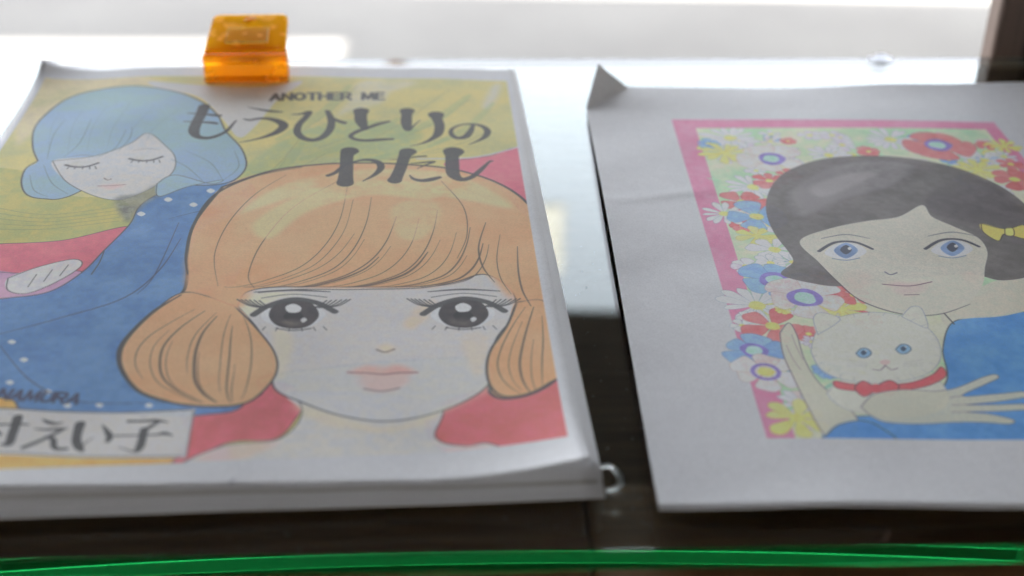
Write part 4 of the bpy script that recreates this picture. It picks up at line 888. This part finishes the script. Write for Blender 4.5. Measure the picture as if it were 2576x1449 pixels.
('l',[507,556,630,677,691,477,507],[323,377,398,360,288,281,323],[30,30,30,30,30,30,30],(66,66,70),1.0,1),
('f',[642,466,700,533,791,560,884,554,955,571,1052,627,1096,644,1102,626,1052,593,960,530,1057,538,1170,553,1174,532,1056,501,957,484,1051,484,1157,487,1150,463,1039,451,945,447,1010,435,1067,406,1051,387,974,396,893,396,776,386,682,400],(181,181,172),(174,176,168),1,1,1),
('l',[642,700,791,884,955,1052,1096,1102,1052,960,1057,1170,1174,1056,957,1051,1157,1150,1039,945,1010,1067,1051,974,893,776,682,642],[466,533,560,554,571,627,644,626,593,530,538,553,532,501,484,484,487,463,451,447,435,406,387,396,396,386,400,466],[32,32,32,32,32,32,32,32,32,32,32,32,32,32,32,32,32,32,32,32,32,32,32,32,32,32,32,32],(118,114,124),1.0,1),
('l',[921,960],[521,530],[30,30],(130,122,130),1.0,1),
('l',[916,957],[484,484],[30,30],(130,122,130),1.0,1),
('l',[904,945],[447,447],[30,30],(130,122,130),1.0,1)]

def print_material(name,ops,seed):
    a=paint(ops,seed); h,w_,_=a.shape
    img=bpy.data.images.new(name,w_,h,alpha=False,float_buffer=False); img.colorspace_settings.name='sRGB'
    s=np.where(a<.0031308,a*12.92,1.055*np.maximum(a,1e-6)**(1/2.4)-.055)
    px=np.ones((h,w_,4),np.float32); px[...,:3]=s; img.pixels.foreach_set(px.ravel()); img.update(); img.pack()
    m,nt,p=mat(name); fine=paper_bump(nt,p)
    t=N(nt,'ShaderNodeTexImage'); t.image=img; t.extension='EXTEND'; t.interpolation='Cubic'
    uv=N(nt,'ShaderNodeUVMap'); uv.uv_map='sheet'; nt.links.new(uv.outputs[0],t.inputs[0])
    v=coords(nt); g=noise(nt,1700,2,v); rr=ramp(nt,g.outputs[0],[(.3,(.92,.92,.92)),(.68,(1.04,1.04,1.04))])
    mx=N(nt,'ShaderNodeMix',data_type='RGBA',blend_type='MULTIPLY'); mx.inputs[0].default_value=1
    nt.links.new(t.outputs[0],mx.inputs[6]); nt.links.new(rr.outputs[0],mx.inputs[7]); nt.links.new(mx.outputs[2],p.inputs['Base Color'])
    return m
M_print1=print_material('colour_print_two_figures',SHEET_ONE,3)
M_print2=print_material('colour_print_flower_frame',SHEET_TWO,4)

# ------------------------------------------------------------------ ground, roof, wall
GZ=-.90
bm=bmesh.new(); n=12
bmesh.ops.create_grid(bm,x_segments=n,y_segments=n,size=60)
g=from_bm('ground',bm,M_ground); g.location=(0,30,GZ); tag(g,kind='structure')
EAVE,RZ=2.499,1.30
# unseen overhead slab, its edge and left opening shaped for pavement shade and sun patch
sx,sy=SDIR.x/SDIR.z*(RZ-GZ),SDIR.y/SDIR.z*(RZ-GZ)
hx=-.2956+sx; hy1=3.135+sy; hy0=2.92+sy
bm=bmesh.new()

def quad_slab(pts):
    lo=[bm.verts.new((x,y,RZ)) for x,y in pts]; hi=[bm.verts.new((x,y,RZ+.05)) for x,y in pts]
    bm.faces.new(lo[::-1]); bm.faces.new(hi)
    for i in range(4): bm.faces.new((lo[i],lo[(i+1)%4],hi[(i+1)%4],hi[i]))
ey=lambda x: EAVE-.049*x
quad_slab([(hx,-1.6),(2.6,-1.6),(2.6,ey(2.6)),(hx,ey(hx))]); quad_slab([(-5.4,hy1),(hx-.001,hy1),(hx-.001,ey(hx-.001)),(-5.4,ey(-5.4))])
add_box(bm,(-5.4,-1.6,RZ),(hx-.001,hy0,RZ+.05)); add_box(bm,(-5.4,hy0+.001,RZ),(hx-1.5,hy1-.001,RZ+.05))
tag(from_bm('shade_roof',bm,M_roof),kind='structure')
bm=bmesh.new(); add_box(bm,(-3.2,-1.7,GZ),(2.6,-1.6,GZ+2.14)); add_box(bm,(-3.2,-1.599,GZ),(-3.1,0.75,RZ-.001)); add_box(bm,(2.5,-1.599,GZ),(2.6,0.75,RZ-.001)); add_box(bm,(.5635,.602,GZ),(2.499,.617,RZ-.001));  # unseen enclosure, added to close off light from the sides and rear
o0=[(.5635,.6175),(.60,.6175),(2.0,3.30),(1.92,3.30)]      # unseen slanted side, added to keep off sky light from the right front
lo=[bm.verts.new((x,y,GZ)) for x,y in o0]; hi=[bm.verts.new((x,y,RZ-.001)) for x,y in o0]
bm.faces.new(lo[::-1]); bm.faces.new(hi)
for i in range(4): bm.faces.new((lo[i],lo[(i+1)%4],hi[(i+1)%4],hi[i]))
wl=from_bm('shade_wall',bm,M_plaster); tag(wl,kind='structure')

# ------------------------------------------------------------------ display case and its glass
GF,GB=.2461,.5938            # front and back edge of the glass
case=empty('display_case',(0,.44,GZ)); tag(case,'dark wooden display case carrying the glass shelf','display case')
def cbox(name,lo,hi,mt,bev=.001): 
    o=box(name,(lo[0],lo[1]-.44,lo[2]-GZ),(hi[0],hi[1]-.44,hi[2]-GZ),mt,case,bev); return o
cbox('front_rail',(-.55,GF-.016,-.050),(.0316,.2765,-.0068),M_wood)
cbox('front_rail',(.0322,GF-.016,-.050),(.62,.2765,-.0068),M_wood)
cbox('front_panel',(-.55,GF-.004,GZ+.02),(.62,GF+.012,-.0505),M_wood)
cbox('bottom_board',(-.55,GF+.0125,-.20),(.62,.584,-.18),M_inner)
cbox('side_panel',(-.566,GF-.010,GZ+.001),(-.5505,.5935,-.0068),M_wood)
cbox('side_panel',(.6205,GF-.010,GZ+.001),(.636,.5935,-.0068),M_wood)
cbox('back_panel',(-.55,.5845,-.20),(.62,.5935,-.0068),M_inner)
gl=box('glass_shelf',(-.549,GF,-.0065),(.619,GB,0),M_glass,None,.00025,2)
tag(gl,'clear glass shelf with a bright green front edge lying under the papers','glass shelf')
# ------------------------------------------------------------------ wooden post and dark board beyond the right end
post=empty('wooden_post',(.3130,.645,GZ)); tag(post,'brown wooden post standing behind the glass at the upper right','post')
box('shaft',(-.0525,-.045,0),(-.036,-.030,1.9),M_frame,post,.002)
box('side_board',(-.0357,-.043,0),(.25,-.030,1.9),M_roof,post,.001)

# ------------------------------------------------------------------ unseen board added beyond the stall to give the cream patch in the glass
m,nt,p=mat('cream_board_paint'); v=coords(nt); a=noise(nt,6,4,v); r=ramp(nt,a.outputs[0],[(.3,(.66,.62,.55)),(.7,(.74,.70,.63))]); nt.links.new(r.outputs[0],p.inputs['Base Color']); p.inputs['Roughness'].default_value=.7; M_cream=m
sb=empty('reflection_board',(-.05,5.0,GZ)); tag(sb,'unseen cream board on a pole, added for its reflection in the glass between the sheets','reflection_board')
box('board',(.21,0,3.21),(.49,.02,3.556),M_cream,sb,.006); box('pole',(-.25,.021,0),(-.19,.08,3.3),M_frame,sb,.004)
# ------------------------------------------------------------------ paper sheets
def ip(x,xs,ys):
    if x<=xs[0]: return ys[0]
    for i in range(1,len(xs)):
        if x<=xs[i]:
            t=(x-xs[i-1])/(xs[i]-xs[i-1]); t=t*t*(3-2*t); return ys[i-1]+(ys[i]-ys[i-1])*t
    return ys[-1]
def stack_h(u,v):
    b=ip(u,[0,.25,.5,.7,.82,1],[.0092,.0083,.0072,.0060,.0052,.0054])
    t=ip(u,[0,.25,.5,.8,1],[.0070,.0098,.0094,.0078,.0062])
    return b+(t-b)*min(max(v,0),1)
def top_h(u,v):
    z=stack_h(u,v)+.0004
    if u>.78: z+=.0068*((u-.78)/.22)**2*math.exp(-max(v,0)/.085)
    if u<.16: z+=.0062*((.16-u)/.16)**2*math.exp(-(1-min(v,1))/.05)
    z+=.0007*math.exp(-max(v,0)/.03)*(1+math.cos(u*9.0-2.0))*.5
    return z
def second_h(u,v):
    z=.0013+.0005*math.sin(u*7+1)*math.sin(v*5)+.0024*math.exp(-u/.06)*math.exp(-((v-.55)/.3)**2)
    z+=(.0016+.0010*(.5+.5*math.cos(u*14-3.2)))*math.exp(-max(v,0)/.12)
    d1=(v-.62)*.297-(u-.10)*.210*.35; z+=.00024*math.exp(-(d1/.0035)**2)*math.exp(-((u-.10)/.09)**2)
    d2=(v-.12)*.297+(u-.62)*.210*.22; z+=.00022*math.exp(-(d2/.004)**2)*math.exp(-((u-.62)/.15)**2)
    e=math.exp(-(1-min(v,1))/.06)
    z+=e*ip(u,[0,.12,.42,.75,1],[-.0012,.0000,-.0011,.0016,.0034])
    return z
STACK=(-0.17389,0.25914,0.0411)
TOP=(STACK[0]+.0012-.0048,STACK[1]+.0004,STACK[2]-.0095)
SECOND=(0.04981,0.25751,-0.01634)

def sheet_mesh(name,hf,thick,nx=70,ny=96,fold=None):
    Wd,Ln=.210,.297; wu=lambda t:t**1.5; wv=lambda t:1-(1-t)**1.5 if fold else t
    if not fold: wu=lambda t:t
    vs=[];uv=[]
    for j in range(ny+1):
        for i in range(nx+1):
            u,v=wu(i/nx),wv(j/ny); z=hf(u,v); x,y=u*Wd,v*Ln
            if fold:x,y,z=fold(x,y,z)
            vs.append((x,y,z)); uv.append((u,v))
    n0=len(vs); top=np.array(vs).reshape(ny+1,nx+1,3)
    du=np.gradient(top,axis=1); dv=np.gradient(top,axis=0); nn=np.cross(du,dv); nn/=np.linalg.norm(nn,axis=2,keepdims=True)+1e-12
    th=np.array([[thick(wu(i/nx),wv(j/ny)) for i in range(nx+1)] for j in range(ny+1)])[...,None]
    bot=(top-nn*th).reshape(-1,3); vs+=[tuple(q) for q in bot]
    I=lambda i,j:j*(nx+1)+i
    fs=[]
    for j in range(ny):
        for i in range(nx):
            fs.append((I(i,j),I(i+1,j),I(i+1,j+1),I(i,j+1))); fs.append((n0+I(i,j),n0+I(i,j+1),n0+I(i+1,j+1),n0+I(i+1,j)))
    for i in range(nx):
        fs.append((I(i+1,0),I(i,0),n0+I(i,0),n0+I(i+1,0))); fs.append((I(i,ny),I(i+1,ny),n0+I(i+1,ny),n0+I(i,ny)))
    for j in range(ny):
        fs.append((I(0,j),I(0,j+1),n0+I(0,j+1),n0+I(0,j))); fs.append((I(nx,j+1),I(nx,j),n0+I(nx,j),n0+I(nx,j+1)))
    me=bpy.data.meshes.new(name); me.from_pydata(vs,[],fs)
    l=me.uv_layers.new(name='sheet'); allv=uv+uv
    li=np.empty(len(me.loops),np.int32); me.loops.foreach_get('vertex_index',li)
    l.data.foreach_set('uv',np.array(allv,np.float32)[li].ravel())
    return me
def sheet(name,pose,me,mats,split):
    for q in mats: me.materials.append(q)
    if len(mats)>1:   # print on the upper face only
        k=np.ones(len(me.polygons),np.int32); nz=np.empty(len(me.polygons)*3,np.float32)
        nface=len(me.polygons)-2*split[0]-2*split[1]; k[0:nface:2]=0; me.polygons.foreach_set('material_index',k)
    me.polygons.foreach_set('use_smooth',[True]*len(me.polygons))
    o=bpy.data.objects.new(name,me); C.objects.link(o); o.location=(pose[0],pose[1],0); o.rotation_euler=(0,0,pose[2]); return o
NS=9
rd=random.Random(11)
words=['lowest','second','third','fourth','fifth','sixth','seventh','eighth','topmost']
for k in range(NS):
    hf=lambda u,v,k=k: stack_h(u,v)*(k+1)/NS+.00030*(k/NS)*(math.sin(u*(4+k)+k*1.7)-1)*max(0,1-v*4)*(k<NS-1)
    th=lambda u,v,k=k: stack_h(u,v)/NS*(.72,.5,.6,.8,.45,.62,.7,.5,.6)[k]
    dx,dy,da=rd.uniform(-.0012,.0010),rd.uniform(-.0016,.0012),rd.uniform(-.0022,.0022)
    if k in (3,6): dy-=.0022
    if k==NS-1: dx,dy,da=.0002,.0004,-.001
    o=sheet('paper_sheet',(STACK[0]+dx,STACK[1]+dy,STACK[2]+da),sheet_mesh('paper_sheet',hf,th,28,36),[M_darker if k in (2,5,7) else M_paper],False)
    tag(o,'plain white paper sheet, %s from the bottom of the pile under the clip'%words[k] if k not in (0,NS-1) else ('plain white paper sheet lying lowest in the clipped pile, on the glass' if k==0 else 'plain white paper sheet directly beneath the orange-haired print, corner showing at lower right'),'paper sheet','sheets piled under the left print')
o=sheet('printed_sheet',TOP,sheet_mesh('printed_sheet',top_h,lambda u,v:.00012),[M_print1,M_paper],(70,96))
tag(o,'white sheet printed with an orange-haired face and black lettering, under the orange clip','printed sheet')
# second sheet: its far left corner is bent upwards
FA=(0.0,.297-.0265); FB=(.0210,.297)     # crease end points on the two edges (sheet metres)
def fold(x,y,z):
    ax,ay=FA; bx,by=FB; ex,ey=bx-ax,by-ay; L=math.hypot(ex,ey); ex/=L; ey/=L
    nx_,ny_=-ey,ex; d=(x-ax)*nx_+(y-ay)*ny_; s=(x-ax)*ex+(y-ay)*ey
    r=.0016; ang=R(60)
    t=d+.0006
    if t<=0: return x,y,z
    a=min(t/r,ang); px=r*math.sin(a); pz=r*(1-math.cos(a)); rest=max(0,t-r*ang)
    px+=rest*math.cos(ang); pz+=rest*math.sin(ang)
    q=-.0006+px
    return ax+ex*s+nx_*q, ay+ey*s+ny_*q, z+pz
o=sheet('printed_sheet',SECOND,sheet_mesh('printed_sheet',second_h,lambda u,v:.00012,100,140,fold),[M_print2,M_paper],(100,140))
tag(o,'white sheet printed with a dark-haired figure in a pink frame, one corner bent up','printed sheet')

# ------------------------------------------------------------------ orange clip
def orange_plastic(name,milky):
    m,nt,p=mat(name)
    p.inputs['Base Color'].default_value=(1,.84,.25,1); p.inputs['IOR'].default_value=1.46; p.inputs['Transmission Weight'].default_value=.92; p.inputs['Specular IOR Level'].default_value=.5
    v=coords(nt); a=noise(nt,220,3,v); bump(nt,a.outputs[0],p,.08,.0004)
    b=noise(nt,130,2,v); rr=N(nt,'ShaderNodeMapRange'); rr.inputs[1].default_value=.52; rr.inputs[2].default_value=.68; rr.inputs[3].default_value=.10; rr.inputs[4].default_value=.45
    nt.links.new(b.outputs[0],rr.inputs[0]); nt.links.new(rr.outputs[0],p.inputs['Roughness'])     # rubbed, scuffed patches
    if milky>.5: p.inputs['Base Color'].default_value=(1,.68,.05,1) if milky>.6 else (1,.93,.5,1)
    va=N(nt,'ShaderNodeVolumeAbsorption'); va.inputs['Color'].default_value=(.987,.83,.0,1); va.inputs['Density'].default_value=560 if milky<.5 else 40
    nt.links.new(va.outputs[0],nt.nodes['Material Output'].inputs['Volume'])
    tr=N(nt,'ShaderNodeBsdfTranslucent'); tr.inputs[0].default_value=(1,.64,.02,1) if milky!=.55 else (1,.92,.4,1); ms=N(nt,'ShaderNodeMixShader'); ms.inputs[0].default_value=milky
    nt.links.new(p.outputs[0],ms.inputs[1]); nt.links.new(tr.outputs[0],ms.inputs[2]); nt.links.new(ms.outputs[0],nt.nodes['Material Output'].inputs['Surface']); return m
M_orange=orange_plastic('orange_clear_plastic',.30); M_milky=orange_plastic('orange_milky_plastic',.68); M_boss=orange_plastic('orange_pale_plastic',.55)
m,nt,p=mat('spring_steel'); p.inputs['Base Color'].default_value=(.35,.33,.30,1); p.inputs['Metallic'].default_value=1; p.inputs['Roughness'].default_value=.35
v=coords(nt); a=noise(nt,300,2,v); bump(nt,a.outputs[0],p,.1,.0003); M_steel=m
clip=empty('plastic_clip',(-.0943,.5386,.0092),(0,0,R(2.0))); tag(clip,'orange translucent plastic clip gripping the far edge of the left pile of sheets','clip')
CW=.0362
def lever(name,z0,sgn):
    # rounded plate rising towards the rear, built in its own plane
    bm=bmesh.new(); Lp=.031; pts=[]
    fw,rw=CW-.0012,CW-.0028; rad=.0035
    pts+=[(-fw/2,0),(fw/2,0)]
    for k in range(7):
        t=math.pi/2*k/6; pts.append((rw/2-rad+rad*math.cos(t),Lp-rad+rad*math.sin(t)))
    for k in range(7):
        t=math.pi/2+math.pi/2*k/6; pts.append((-rw/2+rad+rad*math.cos(t),Lp-rad+rad*math.sin(t)))
    ang=R(10)*sgn; tk=.0018
    def P(x,y,h): return Vector((x,.0052+y*math.cos(ang)-h*math.sin(ang),z0+y*math.sin(ang)+h*math.cos(ang)))
    lo=[bm.verts.new(P(x,y,0)) for x,y in pts]; hi=[bm.verts.new(P(x,y,tk)) for x,y in pts]
    bm.faces.new(lo[::-1]); bm.faces.new(hi)
    for i in range(len(pts)): j=(i+1)%len(pts); bm.faces.new((lo[i],lo[j],hi[j],hi[i]))
    bmesh.ops.recalc_face_normals(bm,faces=bm.faces)
    o=from_bm(name,bm,M_milky,clip); return o,P,tk
def jaw(name,zb,h):
    # front block: lower lip, set-back face, upper lip
    prof=[(0,0),(0,.0022),(.0011,.0028),(.0014,.0085),(.0004,.0092),(.0006,.0122),(.0016,.0128),(.0075,.0128),(.0085,.0110),(.0085,.0010),(.0070,0)]
    if h<0: prof=[(a,-b) for a,b in prof]
    return prism(name,[(-CW/2,y,zb+z) for y,z in prof],(CW,0,0),M_orange,clip,.0004)
jaw('upper_jaw',0,1)
lv,P,tk=lever('upper_lever',.0120,1)
def plate_part(name,x0,x1,y0,y1,h0,h1,mt=M_orange):
    bm=bmesh.new(); vs=[bm.verts.new(P(x,y,h)) for h in (h0,h1) for x,y in ((x0,y0),(x1,y0),(x1,y1),(x0,y1))]
    for f in ((3,2,1,0),(4,5,6,7),(0,1,5,4),(1,2,6,5),(2,3,7,6),(3,0,4,7)): bm.faces.new([vs[i] for i in f])
    bmesh.ops.bevel(bm,geom=list(bm.edges),offset=.0002,segments=1,affect='EDGES')
    return from_bm(name,bm,mt,lv)
# raised square boss with its walls, and the round dimple near the rear edge
plate_part('boss_wall',-.0095,.0095,.0050,.0064,-.0040,-.0002,M_boss); plate_part('boss_wall',-.0095,.0095,.0170,.0182,-.0040,-.0002,M_boss)
plate_part('boss_wall',-.0109,-.0097,.0050,.0182,-.0040,-.0002,M_boss); plate_part('boss_wall',.0097,.0109,.0050,.0182,-.0040,-.0002,M_boss)
plate_part('boss',-.0092,.0092,.0052,.0180,tk+.0001,tk+.0009,M_boss)
bm=bmesh.new()
for k in range(3):
    rr_=(.0030,.0026,.0016)[k]; hh=(tk,tk+.0005,tk+.0008)[k]
    ring=[bm.verts.new(P(rr_*math.cos(t*math.pi/10),.0255+rr_*math.sin(t*math.pi/10),hh)) for t in range(20)]
    if k:
        for i in range(20): bm.faces.new((prev[i],prev[(i+1)%20],ring[(i+1)%20],ring[i]))
    prev=ring
bm.faces.new(prev); bm.verts.ensure_lookup_table(); bm.faces.new([bm.verts[i] for i in range(19,-1,-1)]); bmesh.ops.translate(bm,verts=bm.verts,vec=P(0,0,.0001)-P(0,0,0)); bmesh.ops.recalc_face_normals(bm,faces=bm.faces); from_bm('dimple',bm,M_milky,lv,True)
box('lower_plate',(-.0170,.0186,-.0090),(.0170,.0345,-.0074),M_orange,clip,.0004)
def tube(bm,pts,r,seg=8):
    rings=[]
    for i,pt in enumerate(pts):
        d=(Vector(pts[min(i+1,len(pts)-1)])-Vector(pts[max(i-1,0)])).normalized(); a=d.orthogonal().normalized(); b=d.cross(a)
        rings.append([bm.verts.new(Vector(pt)+(a*math.cos(2*math.pi*k/seg)+b*math.sin(2*math.pi*k/seg))*r) for k in range(seg)])
    for i in range(len(rings)-1):
        for k in range(seg): bm.faces.new((rings[i][k],rings[i][(k+1)%seg],rings[i+1][(k+1)%seg],rings[i+1][k]))
    bm.faces.new(rings[0][::-1]); bm.faces.new(rings[-1])
bm=bmesh.new(); tube(bm,[(x,.0290,.0020) for x in (-.0125,.0125)],.0013); from_bm('hinge_pin',bm,M_steel,clip,True)
bm=bmesh.new()
tube(bm,[(-.006+.012*i/60,.0290+.0030*math.cos(i*.9),.0020+.0030*math.sin(i*.9)) for i in range(61)],.0005,6)
from_bm('spring',bm,M_steel,clip,True)
for sx_ in (-1,1):
    box('hinge_arm',(sx_*.0135-.001,.0262,-.0073),(sx_*.0135+.001,.0318,.0150),M_orange,clip,.0003)

# ------------------------------------------------------------------ small things on the glass
m,nt,p=mat('clear_tape'); p.inputs['Base Color'].default_value=(.92,.94,.93,1); p.inputs['Roughness'].default_value=.5; p.inputs['Transmission Weight'].default_value=.97; p.inputs['IOR'].default_value=1.18
v=coords(nt); a=noise(nt,180,2,v); bump(nt,a.outputs[0],p,.2,.0006); M_tape=m
def ribbon(name,pts,wd,th,mt):
    bm=bmesh.new(); rows=[]
    for i,(x,y,z) in enumerate(pts):
        d=Vector(pts[min(i+1,len(pts)-1)])-Vector(pts[max(i-1,0)]); d.normalize(); s=Vector((0,0,1)).cross(d); s=s.normalized()*wd/2 if s.length>1e-4 else Vector((wd/2,0,0)); n=d.cross(s).normalized()*th
        c=Vector((x,y,z)); rows.append([bm.verts.new(q) for q in (c-s,c+s,c+s+n,c-s+n)])
    for i in range(len(rows)-1):
        for k in range(4): bm.faces.new((rows[i][k],rows[i][(k+1)%4],rows[i+1][(k+1)%4],rows[i+1][k]))
    bm.faces.new(rows[0][::-1]); bm.faces.new(rows[-1]); bmesh.ops.recalc_face_normals(bm,faces=bm.faces)
    return from_bm(name,bm,mt,None,True)
o=ribbon('tape_scrap',[(.0362,.2740,.0042),(.0382,.2743,.0046),(.0400,.2734,.0038),(.0412,.2718,.0026),(.0412,.2704,.0014),(.0400,.2696,.0007),(.0384,.2690,.0005),(.0372,.2692,.0004)],.0019,.00008,M_tape)
tag(o,'curled scrap of clear tape at the lower right corner of the left pile','tape')
m,nt,p=mat('grey_rubber'); p.inputs['Base Color'].default_value=(.80,.82,.90,1); p.inputs['Roughness'].default_value=.35; p.inputs['Transmission Weight'].default_value=.85; p.inputs['IOR'].default_value=1.2
v=coords(nt); a=noise(nt,400,2,v); bump(nt,a.outputs[0],p,.2,.0003); M_pad=m
pad=empty('shelf_pad',(.2025,.5903,0)); tag(pad,'small grey pad stuck on the back edge of the glass, left of the post','pad')
box('foot',(-.0058,-.0025,.0001),(.0058,.0033,.0010),M_pad,pad,.0003); box('knob',(-.0028,-.001,.0011),(.0028,.0028,.0026),M_pad,pad,.0006)
# specks of dust on the bare glass between the sheets
m,nt,p=mat('dust'); p.inputs['Base Color'].default_value=(.7,.7,.68,1); p.inputs['Roughness'].default_value=.9; M_dust=m
bm=bmesh.new(); rd=random.Random(3)
for k in range(150):
    x=rd.uniform(.024,.056); y=rd.uniform(.255,.41); s=rd.choice([.00005,.00008,.00009,.00013])
    if k>110: x=rd.uniform(-.14,.17); y=rd.uniform(.247,.262)
    l=rd.choice([1,1,2.5,5]); a=rd.uniform(0,6.28)
    vs=bmesh.ops.create_icosphere(bm,subdivisions=1,radius=s)['verts']
    for v_ in vs:
        c=v_.co; c.x*=l; c=Matrix.Rotation(a,3,'Z')@c; v_.co=Vector((x,y,s*.5))+c
tag(from_bm('dust',bm,M_dust),'tiny pale dust specks on the bare glass','dust',kind='stuff')
